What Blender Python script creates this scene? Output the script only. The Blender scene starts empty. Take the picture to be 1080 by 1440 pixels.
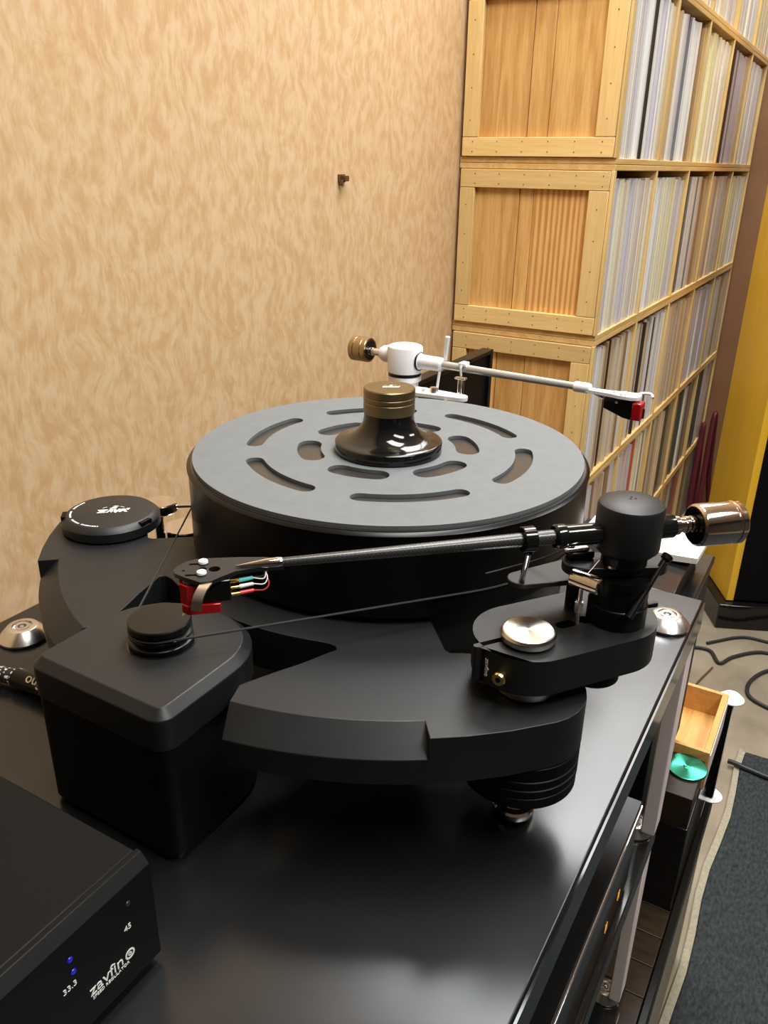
import bpy, bmesh, math, random
from math import sin, cos, pi, radians, atan2, hypot
from mathutils import Vector, Matrix

random.seed(11)
SC = bpy.context.scene
COL = SC.collection

# ------------------------------------------------------------------ camera
pitch, roll, yaw = radians(23.25), radians(0.92), radians(30.0)
Rz = Matrix.Rotation(yaw, 3, 'Z')
f_ = Vector((0, cos(pitch), -sin(pitch)))
u_ = Vector((0, sin(pitch), cos(pitch)))
x_ = Vector((1, 0, 0))
xr = cos(roll) * x_ + sin(roll) * u_
ur = -sin(roll) * x_ + cos(roll) * u_
xr, ur, fw = Rz @ xr, Rz @ ur, Rz @ f_
cam_d = bpy.data.cameras.new('camera')
cam = bpy.data.objects.new('camera', cam_d)
COL.objects.link(cam)
cam.matrix_world = Matrix(((xr.x, ur.x, -fw.x, 0), (xr.y, ur.y, -fw.y, 0), (xr.z, ur.z, -fw.z, 1.05), (0, 0, 0, 1)))
cam_d.sensor_width = 36
cam_d.lens = 1139 / 1440 * 36
cam_d.clip_start = .01
SC.camera = cam

# ------------------------------------------------------------------ world, lights, exposure
W = bpy.data.worlds.new('world')
SC.world = W
W.use_nodes = True
W.node_tree.nodes['Background'].inputs[0].default_value = (1, .93, .82, 1)
W.node_tree.nodes['Background'].inputs[1].default_value = .05
SC.view_settings.view_transform = 'Standard'
SC.view_settings.look = 'None'
SC.view_settings.gamma = 1
SC.view_settings.use_curve_mapping = False
SC.view_settings.exposure = 0.85
CEIL = 2.5
# x, y, width, length, watts
LAMPS = [(-.48, 1.86, .56, 1.06, 14), (-.48, 2.98, .56, 1.0, 14), (-.05, .66, .34, .9, 14.5), (.9, .3, .30, 1.1, 20), (1.3, 2.4, .30, 1.1, 15)]
for lx, ly, lw, ll, le in LAMPS:
    ld = bpy.data.lights.new('ceiling_light', 'AREA')
    ld.shape = 'RECTANGLE'
    ld.size, ld.size_y = lw, ll
    ld.energy = le
    ld.spread = radians(125 if lw > .5 else 170)      # unseen panels by the crates, placed for the rack sheen, narrowed to spare the wall
    ld.color = (.90, .96, 1) if lw > .5 else (1, .985, .96)
    lo = bpy.data.objects.new('ceiling_light', ld)
    lo.location = (lx, ly, CEIL - .075)
    COL.objects.link(lo)

# ------------------------------------------------------------------ material helpers
MATS = {}


def new_mat(name):
    m = bpy.data.materials.new(name)
    m.use_nodes = True
    nt = m.node_tree
    return m, nt, nt.nodes['Principled BSDF']


def N(nt, t, **kw):
    n = nt.nodes.new(t)
    for k, v in kw.items():
        if k in n.inputs.keys():
            n.inputs[k].default_value = v
        else:
            setattr(n, k, v)
    return n


def ramp(nt, stops):
    r = nt.nodes.new('ShaderNodeValToRGB')
    e = r.color_ramp.elements
    while len(e) < len(stops):
        e.new(.5)
    for el, (p, c) in zip(e, stops):
        el.position = p
        el.color = (*c, 1) if len(c) == 3 else c
    return r


def mat(name, col, rough=.5, metal=0., spec=.5, coat=0., bump=None, col2=None, nscale=40., emit=None, stretch=None, rvar=0., trans=0., alpha=None):
    m, nt, b = new_mat(name)
    b.inputs['Base Color'].default_value = (*col, 1)
    b.inputs['Roughness'].default_value = rough
    b.inputs['Metallic'].default_value = metal
    b.inputs['Specular IOR Level'].default_value = spec
    b.inputs['Coat Weight'].default_value = coat
    b.inputs['Coat Roughness'].default_value = .08
    b.inputs['Transmission Weight'].default_value = trans
    L = nt.links.new
    tc = N(nt, 'ShaderNodeTexCoord')
    mp = N(nt, 'ShaderNodeMapping')
    if stretch:
        mp.inputs['Scale'].default_value = stretch
    L(tc.outputs['Object'], mp.inputs['Vector'])
    nz = N(nt, 'ShaderNodeTexNoise', Scale=nscale, Detail=5., Roughness=.6)
    L(mp.outputs[0], nz.inputs['Vector'])
    if col2 is not None:
        r = ramp(nt, [(.3, col), (.7, col2)])
        L(nz.outputs['Fac'], r.inputs['Fac'])
        L(r.outputs['Color'], b.inputs['Base Color'])
    if rvar:
        mr = N(nt, 'ShaderNodeMapRange')
        mr.inputs['To Min'].default_value = max(.02, rough - rvar)
        mr.inputs['To Max'].default_value = rough + rvar
        L(nz.outputs['Fac'], mr.inputs['Value'])
        L(mr.outputs[0], b.inputs['Roughness'])
    if bump:
        n2 = N(nt, 'ShaderNodeTexNoise', Scale=bump[0], Detail=3.)
        L(mp.outputs[0], n2.inputs['Vector'])
        bp = N(nt, 'ShaderNodeBump', Strength=bump[1], Distance=bump[2] if len(bump) > 2 else .001)
        L(n2.outputs['Fac'], bp.inputs['Height'])
        L(bp.outputs[0], b.inputs['Normal'])
    if emit:
        b.inputs['Emission Color'].default_value = (*emit[0], 1)
        b.inputs['Emission Strength'].default_value = emit[1]
    MATS[name] = m
    return m


def wood(name, dark, light, axis='Z', scale=26., contrast=1., rough=.5, dist=5., straight=0.):
    """grain runs along axis; growth rings as distorted bands, fine fibres, per-piece tint"""
    m, nt, b = new_mat(name)
    L = nt.links.new
    tc = N(nt, 'ShaderNodeTexCoord')
    oi = N(nt, 'ShaderNodeObjectInfo')
    off = N(nt, 'ShaderNodeVectorMath', operation='MULTIPLY_ADD')
    cmb = N(nt, 'ShaderNodeCombineXYZ')
    for k in range(3):
        L(oi.outputs['Random'], cmb.inputs[k])
    L(cmb.outputs[0], off.inputs[0])
    off.inputs[1].default_value = (7.3, 5.1, 3.7)
    L(tc.outputs['Object'], off.inputs[2])
    mp = N(nt, 'ShaderNodeMapping')
    s = [1., 1., 1.]
    s['XYZ'.index(axis)] = .07
    mp.inputs['Scale'].default_value = s
    L(off.outputs[0], mp.inputs['Vector'])
    nz = N(nt, 'ShaderNodeTexNoise', Scale=scale, Detail=2., Roughness=.5)
    L(mp.outputs[0], nz.inputs['Vector'])
    wv = N(nt, 'ShaderNodeMath', operation='MULTIPLY')
    L(nz.outputs['Fac'], wv.inputs[0])
    wv.inputs[1].default_value = dist * 6.28
    sn = N(nt, 'ShaderNodeMath', operation='SINE')
    if straight:
        sx = N(nt, 'ShaderNodeSeparateXYZ')
        L(tc.outputs['Object'], sx.inputs[0])
        st_ = N(nt, 'ShaderNodeMath', operation='MULTIPLY_ADD')
        L(sx.outputs['X'], st_.inputs[0])
        st_.inputs[1].default_value = straight
        L(wv.outputs[0], st_.inputs[2])
        L(st_.outputs[0], sn.inputs[0])
    else:
        L(wv.outputs[0], sn.inputs[0])
    fine = N(nt, 'ShaderNodeTexNoise', Scale=scale * 14, Detail=3.)
    L(mp.outputs[0], fine.inputs['Vector'])
    ad = N(nt, 'ShaderNodeMath', operation='MULTIPLY_ADD')
    L(sn.outputs[0], ad.inputs[0])
    ad.inputs[1].default_value = .27 * contrast
    L(fine.outputs['Fac'], ad.inputs[2])
    r = ramp(nt, [(.2, dark), (.75, light)])
    L(ad.outputs[0], r.inputs['Fac'])
    hs = N(nt, 'ShaderNodeHueSaturation')
    mr = N(nt, 'ShaderNodeMapRange')
    mr.inputs['To Min'].default_value = .86
    mr.inputs['To Max'].default_value = 1.1
    L(oi.outputs['Random'], mr.inputs['Value'])
    L(mr.outputs[0], hs.inputs['Value'])
    L(r.outputs['Color'], hs.inputs['Color'])
    L(hs.outputs[0], b.inputs['Base Color'])
    b.inputs['Roughness'].default_value = rough
    bp = N(nt, 'ShaderNodeBump', Strength=.12, Distance=.001)
    L(ad.outputs[0], bp.inputs['Height'])
    L(bp.outputs[0], b.inputs['Normal'])
    MATS[name] = m
    return m


def brushed(name, col, rough=.28, aniso=.85):
    """concentric turning marks about the part's own origin"""
    m, nt, b = new_mat(name)
    b.inputs['Base Color'].default_value = (*col, 1)
    b.inputs['Metallic'].default_value = 1
    b.inputs['Roughness'].default_value = rough
    b.inputs['Anisotropic'].default_value = aniso
    tg = N(nt, 'ShaderNodeTangent')
    tg.direction_type = 'RADIAL'
    tg.axis = 'Z'
    nt.links.new(tg.outputs[0], b.inputs['Tangent'])
    MATS[name] = m
    return m


def wallpaper(name, c1, c2, c3, axis_scale):
    m, nt, b = new_mat(name)
    L = nt.links.new
    tc = N(nt, 'ShaderNodeTexCoord')
    # flame shaped motif: noise stretched upwards and warped
    warp = N(nt, 'ShaderNodeTexNoise', Scale=9., Detail=2.)
    L(tc.outputs['Object'], warp.inputs['Vector'])
    mx = N(nt, 'ShaderNodeVectorMath', operation='MULTIPLY_ADD')
    L(warp.outputs['Color'], mx.inputs[0])
    mx.inputs[1].default_value = (.07, .07, .03)
    L(tc.outputs['Object'], mx.inputs[2])
    mp = N(nt, 'ShaderNodeMapping')
    mp.inputs['Scale'].default_value = axis_scale
    L(mx.outputs[0], mp.inputs['Vector'])
    nz = N(nt, 'ShaderNodeTexNoise', Scale=68., Detail=2.5, Roughness=.5)
    L(mp.outputs[0], nz.inputs['Vector'])
    mp2 = N(nt, 'ShaderNodeMapping')
    mp2.inputs['Scale'].default_value = (1, 1, .16)
    mp2.inputs['Rotation'].default_value = (.18, 0, 0)
    L(mx.outputs[0], mp2.inputs['Vector'])
    big = N(nt, 'ShaderNodeTexNoise', Scale=260., Detail=2.)
    L(mp2.outputs[0], big.inputs['Vector'])
    ad = N(nt, 'ShaderNodeMath', operation='MULTIPLY_ADD')
    L(big.outputs['Fac'], ad.inputs[0])
    ad.inputs[1].default_value = .40
    L(nz.outputs['Fac'], ad.inputs[2])
    r = ramp(nt, [(.54, c1), (.69, c2), (.84, c3)])
    L(ad.outputs[0], r.inputs['Fac'])
    L(r.outputs['Color'], b.inputs['Base Color'])
    b.inputs['Roughness'].default_value = .55
    b.inputs['Specular IOR Level'].default_value = .35
    bp = N(nt, 'ShaderNodeBump', Strength=.3, Distance=.0015)
    L(ad.outputs[0], bp.inputs['Height'])
    L(bp.outputs[0], b.inputs['Normal'])
    MATS[name] = m
    return m


wallpaper('wallpaper', (.585, .365, .180), (.635, .425, .228), (.685, .485, .285), (1, 1, .50))
mat('shaded_wall_brown', (.23, .105, .043), .6, col2=(.28, .135, .06), nscale=6)  # far wall's weaker light is put into this darker brown
mat('dim_wall_paint', (.06, .058, .056), .8, col2=(.075, .072, .07), nscale=4)  # unseen walls coloured dark in place of a dim room
mat('ceiling_paint', (.78, .75, .70), .9, col2=(.82, .79, .74), nscale=5)
mat('concrete', (.17, .135, .088), .75, col2=(.27, .222, .152), nscale=7, bump=(120, .25))
mat('carpet_pile', (.018, .022, .024), .95, col2=(.056, .063, .063), nscale=170, stretch=(1, .45, 1), bump=(420, 1., .005), spec=.1)
mat('carpet_binding', (.26, .23, .165), .95, col2=(.36, .32, .24), nscale=160, bump=(200, .8, .003), spec=.1)
mat('anodized', (.0072, .0084, .0090), .46, spec=.46, bump=(900, .06, .0004), rvar=.05, nscale=60)
mat('anodized_rough', (.0022, .0024, .0026), .48, spec=.16, bump=(900, .05, .0004))
mat('black_gloss', (.006, .006, .006), .10, spec=.5)
mat('black_plastic', (.004, .004, .004), .32, spec=.34)
mat('platter_side', (.0030, .0030, .0034), .30, spec=.26)
mat('platter_top', (.030, .028, .026), .28, spec=.6)
mat('rubber_mat', (.128, .140, .144), .62, col2=(.146, .158, .163), nscale=90, bump=(700, .08, .0005), spec=.35)
mat('rack_black', (.0045, .0056, .0066), .26, spec=.66, rvar=.03, nscale=14, bump=(300, .03, .0003))
mat('rack_edge', (.007, .007, .007), .12, spec=.5)
mat('pinkish_aluminium', (.78, .67, .63), .42, spec=.4)
mat('silver', (.78, .76, .74), .24, metal=1)
brushed('brushed_silver', (.80, .76, .70))
brushed('green_metal', (.05, .36, .24), .22, .95)
mat('chrome', (.82, .79, .77), .09, metal=1)
mat('rose_chrome', (.85, .72, .66), .10, metal=1)
mat('gold', (.9, .66, .22), .22, metal=1)
mat('bronze', (.215, .155, .078), .36, metal=1, bump=(700, .05, .0004))
mat('bronze_light', (.42, .31, .17), .30, metal=1)
mat('white_paint', (.82, .82, .83), .30, spec=.5)
mat('silver_tube', (.52, .51, .48), .35, metal=.55)
mat('white_print', (.85, .84, .80), .6)
mat('gold_print', (.75, .62, .38), .5)
mat('red_acrylic', (.36, .008, .010), .12, spec=.5, coat=.4)
mat('red_cable', (.085, .004, .009), .5)
mat('lead_red', (.75, .05, .05), .4)
mat('lead_white', (.85, .82, .78), .4)
mat('lead_blue', (.10, .16, .65), .4)
mat('lead_teal', (.08, .62, .58), .4)
mat('belt_rubber', (.015, .015, .015), .6)
mat('blue_lamp', (.01, .01, .2), .3, emit=((.01, .01, 1), .12))
mat('dim_lens', (.02, .02, .03), .15)
mat('amber_glow', (.6, .25, .03), .3, emit=((1, .42, .05), .35))
mat('paper', (.78, .76, .70), .7)
mat('yellow_panel', (.72, .41, .025), .42, col2=(.80, .48, .035), nscale=3, stretch=(6, 6, .6), spec=.4)
mat('grille_cloth', (.003, .003, .0032), .9, spec=.1, bump=(900, .4, .001))
mat('speaker_cone', (.018, .018, .02), .5)
mat('cable_black', (.012, .012, .012), .55)
mat('bracket_brown', (.10, .045, .012), .5)
mat('tray_wood_dark', (.2, .1, .03), .5)
mat('lamp_diffuser', (.9, .9, .88), .5, emit=((1, .96, .90), .5))
mat('lamp_metal', (.8, .8, .8), .4)
mat('stand_dark', (.014, .008, .004), .35, col2=(.030, .018, .008), nscale=20, stretch=(1, 6, 1), spec=.3)
wood('pine_upright', (.60, .31, .085), (.78, .48, .17), 'Z', 20, .7)
wood('pine_striped', (.56, .25, .06), (.78, .48, .17), 'Z', 14, 1.3, dist=1.2, straight=520.)
wood('pine_pale_up', (.70, .465, .17), (.80, .57, .245), 'Z', 16, .4)
wood('pine_rail', (.70, .465, .17), (.80, .57, .245), 'X', 16, .4)
wood('pine_board', (.62, .38, .13), (.77, .51, .21), 'Y', 20, .6)
wood('pine_edge', (.36, .19, .06), (.52, .30, .11), 'X', 24, .7)
wood('tray_wood', (.46, .225, .05), (.58, .31, .09), 'Y', 20, .6)

# carbon weave for the arm tube
m, nt, b = new_mat('carbon')
tc = N(nt, 'ShaderNodeTexCoord')
ck = N(nt, 'ShaderNodeTexChecker', Scale=900.)
ck.inputs['Color1'].default_value = (.022, .022, .020, 1)
ck.inputs['Color2'].default_value = (.046, .045, .038, 1)
nt.links.new(tc.outputs['Object'], ck.inputs['Vector'])
nt.links.new(ck.outputs['Color'], b.inputs['Base Color'])
b.inputs['Roughness'].default_value = .27
MATS['carbon'] = m

# braided cable sleeve: dark with pale flecks
m, nt, b = new_mat('braid')
tc = N(nt, 'ShaderNodeTexCoord')
ck = N(nt, 'ShaderNodeTexVoronoi', Scale=330.)
nt.links.new(tc.outputs['Object'], ck.inputs['Vector'])
r = ramp(nt, [(.30, (.75, .74, .70)), (.42, (.012, .012, .012))])
nt.links.new(ck.outputs['Distance'], r.inputs['Fac'])
nt.links.new(r.outputs['Color'], b.inputs['Base Color'])
b.inputs['Roughness'].default_value = .5
MATS['braid'] = m

# record sleeves in clear film: paper colour, thin spine lines, wrinkled gloss
SLEEVES = {
    'cream': (.80, .73, .58), 'pale grey': (.67, .64, .63), 'lavender grey': (.55, .52, .59), 'white': (.86, .84, .80),
    'beige': (.70, .58, .42), 'taupe': (.46, .37, .28), 'black': (.004, .004, .007), 'brown': (.30, .17, .08),
    'pale yellow': (.80, .73, .40), 'slate': (.15, .16, .19), 'dusty pink': (.64, .47, .42), 'olive': (.30, .27, .15),
    'red': (.50, .06, .03), 'dark green': (.045, .075, .055), 'tan': (.57, .41, .23)}
for nm, c in SLEEVES.items():
    m, nt, b = new_mat('sleeve_' + nm.replace(' ', '_'))
    L = nt.links.new
    tc = N(nt, 'ShaderNodeTexCoord')
    oi = N(nt, 'ShaderNodeObjectInfo')
    mp = N(nt, 'ShaderNodeMapping')
    mp.inputs['Scale'].default_value = (1, 1, .02)
    L(tc.outputs['Object'], mp.inputs['Vector'])
    L(oi.outputs['Location'], mp.inputs['Location'])
    nz = N(nt, 'ShaderNodeTexNoise', Scale=9., Detail=4., Roughness=.7)
    L(mp.outputs[0], nz.inputs['Vector'])
    lo = tuple(v * .80 for v in c)
    hi = tuple(min(.9, v * 1.14 + .02) for v in c)
    r = ramp(nt, [(.38, lo), (.62, hi)])
    L(nz.outputs['Fac'], r.inputs['Fac'])
    L(r.outputs['Color'], b.inputs['Base Color'])
    b.inputs['Roughness'].default_value = .45
    b.inputs['Coat Weight'].default_value = .25 if nm == 'black' else .8
    b.inputs['Coat Roughness'].default_value = .12
    wn = N(nt, 'ShaderNodeTexNoise', Scale=55., Detail=3.)
    L(tc.outputs['Object'], wn.inputs['Vector'])
    bp = N(nt, 'ShaderNodeBump', Strength=1., Distance=.006)
    L(wn.outputs['Fac'], bp.inputs['Height'])
    L(bp.outputs[0], b.inputs['Coat Normal'])
    MATS['sleeve_' + nm] = m

# ------------------------------------------------------------------ mesh helpers


def box(bm, x0, x1, y0, y1, z0, z1):
    v = [bm.verts.new((x, y, z)) for x in (x0, x1) for y in (y0, y1) for z in (z0, z1)]
    for q in ((0, 1, 3, 2), (4, 6, 7, 5), (0, 4, 5, 1), (2, 3, 7, 6), (0, 2, 6, 4), (1, 5, 7, 3)):
        bm.faces.new([v[i] for i in q])
    return bm


def loft(bm, loops, cap0=True, cap1=True):
    """loops: equal-length closed rings of points"""
    rings = [[bm.verts.new(p) for p in l] for l in loops]
    n = len(rings[0])
    for a, c in zip(rings, rings[1:]):
        for i in range(n):
            j = (i + 1) % n
            bm.faces.new((a[i], a[j], c[j], c[i]))
    if cap0:
        bm.faces.new(rings[0][::-1])
    if cap1:
        bm.faces.new(rings[-1])
    return bm


def prism(bm, pts, z0, z1):
    return loft(bm, [[(x, y, z0) for x, y in pts], [(x, y, z1) for x, y in pts]])


def lathe(bm, prof, M=None, seg=48):
    """prof [(r, z)] turned about z; M places it"""
    M = M or Matrix()
    prev = None
    for r, z in prof:
        if r < 1e-6:
            ring = [bm.verts.new(M @ Vector((0, 0, z)))]
        else:
            ring = [bm.verts.new(M @ Vector((r * cos(2 * pi * k / seg), r * sin(2 * pi * k / seg), z))) for k in range(seg)]
        if prev:
            for k in range(seg):
                a, c = prev[k % len(prev)], prev[(k + 1) % len(prev)]
                d, e = ring[k % len(ring)], ring[(k + 1) % len(ring)]
                vs = []
                for v in (a, c, e, d):
                    if v not in vs:
                        vs.append(v)
                if len(vs) > 2:
                    bm.faces.new(vs)
        prev = ring
    return bm


def at(x, y, z):
    return Matrix.Translation((x, y, z))


def along(p, q):
    """matrix whose z axis runs from p to q"""
    p, q = Vector(p), Vector(q)
    return Matrix.Translation(p) @ (q - p).to_track_quat('Z', 'Y').to_matrix().to_4x4()


def rod(bm, p, q, r, r2=None, seg=20, ends=0.):
    h = (Vector(q) - Vector(p)).length
    r2 = r if r2 is None else r2
    e = ends
    if e:
        prof = [(0, 0), (r - e, 0), (r, e), (r2, h - e), (r2 - e, h), (0, h)]
    else:
        prof = [(0, 0), (r, 0), (r2, h), (0, h)]
    return lathe(bm, prof, along(p, q), seg)


def spline(pts, n=8):
    P = [Vector(p) for p in pts]
    P = [P[0] * 2 - P[1]] + P + [P[-1] * 2 - P[-2]]
    out = []
    for i in range(1, len(P) - 2):
        for k in range(n):
            t = k / n
            a, b_, c, d = P[i - 1], P[i], P[i + 1], P[i + 2]
            out.append(.5 * ((2 * b_) + (c - a) * t + (2 * a - 5 * b_ + 4 * c - d) * t * t + (3 * b_ - a - 3 * c + d) * t ** 3))
    out.append(P[-2])
    return out


def tube(bm, pts, r, seg=10, n=8, smooth=True):
    P = spline(pts, n) if smooth else [Vector(p) for p in pts]
    loops = []
    up = Vector((0, 0, 1))
    for i, p in enumerate(P):
        t = (P[min(i + 1, len(P) - 1)] - P[max(i - 1, 0)]).normalized()
        s = t.cross(up)
        if s.length < .05:
            s = t.cross(Vector((1, 0, 0)))
        s.normalize()
        w = s.cross(t)
        loops.append([p + r * (cos(2 * pi * k / seg) * s + sin(2 * pi * k / seg) * w) for k in range(seg)])
    return loft(bm, loops)


def round_poly(corners, radii, n=8):
    """ccw corners rounded with radii"""
    out = []
    m = len(corners)
    for i in range(m):
        p = Vector(corners[i])
        a, c = Vector(corners[i - 1]), Vector(corners[(i + 1) % m])
        d1, d2 = (a - p).normalized(), (c - p).normalized()
        ang = d1.angle(d2)
        r = radii[i]
        t = r / math.tan(ang / 2)
        cen = p + (d1 + d2).normalized() * (r / sin(ang / 2))
        s, e = p + d1 * t - cen, p + d2 * t - cen
        a0, a1 = atan2(s.y, s.x), atan2(e.y, e.x)
        da = (a1 - a0 + pi) % (2 * pi) - pi
        for k in range(n + 1):
            th = a0 + da * k / n
            out.append((cen.x + r * cos(th), cen.y + r * sin(th)))
    return out


def capsule(p, q, r, n=16):
    p, q = Vector(p), Vector(q)
    a = atan2((q - p).y, (q - p).x)
    return [(p.x + r * cos(a + pi / 2 + pi * k / n), p.y + r * sin(a + pi / 2 + pi * k / n)) for k in range(n + 1)] + \
           [(q.x + r * cos(a - pi / 2 + pi * k / n), q.y + r * sin(a - pi / 2 + pi * k / n)) for k in range(n + 1)]


def circle(c, r, n=48):
    return [(c[0] + r * cos(2 * pi * k / n), c[1] + r * sin(2 * pi * k / n)) for k in range(n)]


def plate(bm, loops, z0, z1):
    """flat plate with holes: loops[0] outline, the others holes"""
    cu = bpy.data.curves.new('plate', 'CURVE')
    cu.dimensions = '2D'
    cu.fill_mode = 'BOTH'
    cu.extrude = (z1 - z0) / 2
    for l in loops:
        s = cu.splines.new('POLY')
        s.points.add(len(l) - 1)
        for pt, (x, y) in zip(s.points, l):
            pt.co = (x, y, 0, 1)
        s.use_cyclic_u = True
    return from_curve(bm, cu, at(0, 0, (z0 + z1) / 2))


def from_curve(bm, cu, M):
    o = bpy.data.objects.new('tmp', cu)
    COL.objects.link(o)
    dg = bpy.context.evaluated_depsgraph_get()
    me = bpy.data.meshes.new_from_object(o.evaluated_get(dg))
    me.transform(M)
    bm.from_mesh(me)
    bpy.data.objects.remove(o)
    bpy.data.curves.remove(cu)
    bpy.data.meshes.remove(me)
    return bm


def text(bm, s, size, M, depth=.00012, shear=0., sx=1.):
    cu = bpy.data.curves.new('lettering', 'FONT')
    cu.body = s
    cu.size = size
    cu.extrude = depth
    cu.shear = shear
    cu.resolution_u = 3
    cu.align_x = 'CENTER'
    cu.align_y = 'CENTER'
    return from_curve(bm, cu, M @ Matrix.Diagonal((sx, 1, 1, 1)))


ORG = {}


def empty(name, loc, rz=0., label=None, cat=None, group=None):
    o = bpy.data.objects.new(name, None)
    o.empty_display_size = .05
    o.location = loc
    o.rotation_euler = (0, 0, rz)
    COL.objects.link(o)
    ORG[o] = Matrix.Translation(loc) @ Matrix.Rotation(rz, 4, 'Z')
    tag(o, label, cat, group)
    return o


def tag(o, label=None, cat=None, group=None, kind=None):
    for k, v in (('label', label), ('category', cat), ('group', group), ('kind', kind)):
        if v:
            o[k] = v
    return o


def part(name, bm, m, parent=None, local=False, bevel=0., smooth=35, origin=None, label=None, seg=2, kind=None):
    """ONE mesh object; world coordinates unless local (then in its thing's own frame)"""
    bmesh.ops.recalc_face_normals(bm, faces=bm.faces)
    me = bpy.data.meshes.new(name)
    bm.to_mesh(me)
    bm.free()
    O = Matrix.Translation(origin) if origin else Matrix()
    if parent is not None and not local:
        me.transform(O.inverted() @ ORG[parent].inverted())
    else:
        me.transform(O.inverted())
    me.materials.append(MATS[m])
    me.polygons.foreach_set('use_smooth', [True] * len(me.polygons))
    me.set_sharp_from_angle(angle=radians(smooth))
    o = bpy.data.objects.new(name, me)
    COL.objects.link(o)
    if origin:
        o.location = origin
    if parent is not None:
        o.parent = parent
        ORG[o] = ORG[parent] @ O
    else:
        ORG[o] = O
    if bevel:
        md = o.modifiers.new('bevel', 'BEVEL')
        md.width = bevel
        md.segments = seg
        md.limit_method = 'ANGLE'
        md.angle_limit = radians(40)
    tag(o, label, kind=kind)
    return o


def thing(name, bm, m, label, cat, loc=None, group=None, **kw):
    """a thing that is one mesh, its origin at its base"""
    if loc is None:
        xs = [v.co for v in bm.verts]
        loc = (sum(v.x for v in xs) / len(xs), sum(v.y for v in xs) / len(xs), min(v.z for v in xs))
    o = part(name, bm, m, None, origin=loc, **kw)
    return tag(o, label, cat, group)


def B():
    return bmesh.new()


def copy_tree(o, parent=None):
    c = o.copy()
    COL.objects.link(c)
    c.parent = parent
    for ch in list(o.children):
        copy_tree(ch, c)
    return c


def struct(name, bm, m, parent=None, **kw):
    return part(name, bm, m, parent, kind='structure', **kw)


# ------------------------------------------------------------------ room
X0, X1, Y0, Y1 = -.815, 3.2, -2.6, 3.56
FL = -.33                  # floor level; heights are counted from the stand's underside
struct('floor', box(B(), X0 - .1, X1 + .1, Y0 - .1, Y1 + .1, FL - .1, FL), 'concrete')
struct('ceiling', box(B(), X0 - .1, X1 + .1, Y0 - .1, Y1 + .1, CEIL, CEIL + .1), 'ceiling_paint')
struct('wall_left', box(B(), X0 - .1, X0, Y0, Y1, FL, CEIL), 'wallpaper')
struct('wall_far', box(B(), X0 - .1, X1, Y1, Y1 + .1, FL, CEIL), 'shaded_wall_brown')
struct('wall_right', box(B(), X1, X1 + .1, Y0, Y1 + .1, FL, CEIL), 'dim_wall_paint')
struct('wall_near', box(B(), X0 - .1, X1 + .1, Y0 - .1, Y0, FL, CEIL), 'dim_wall_paint')
where = ['nearer of the two above the crates', 'farther of the two above the crates', 'above the turntable', 'beside the rack', 'over the middle of the room']
for (lx, ly, lw, ll, le), wh in zip(LAMPS, where):
    r = empty('ceiling_lamp', (lx, ly, CEIL - .06), 0, 'white ceiling lamp with frosted diffuser, ' + wh, 'lamp', 'ceiling lamps')
    hw, hl = lw / 2, ll / 2
    part('housing', box(B(), lx - hw - .02, lx + hw + .02, ly - hl - .02, ly + hl + .02, CEIL - .06, CEIL), 'lamp_metal', r, bevel=.006)
    part('diffuser', box(B(), lx - hw, lx + hw, ly - hl, ly + hl, CEIL - .07, CEIL - .06), 'lamp_diffuser', r, bevel=.003)

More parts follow.
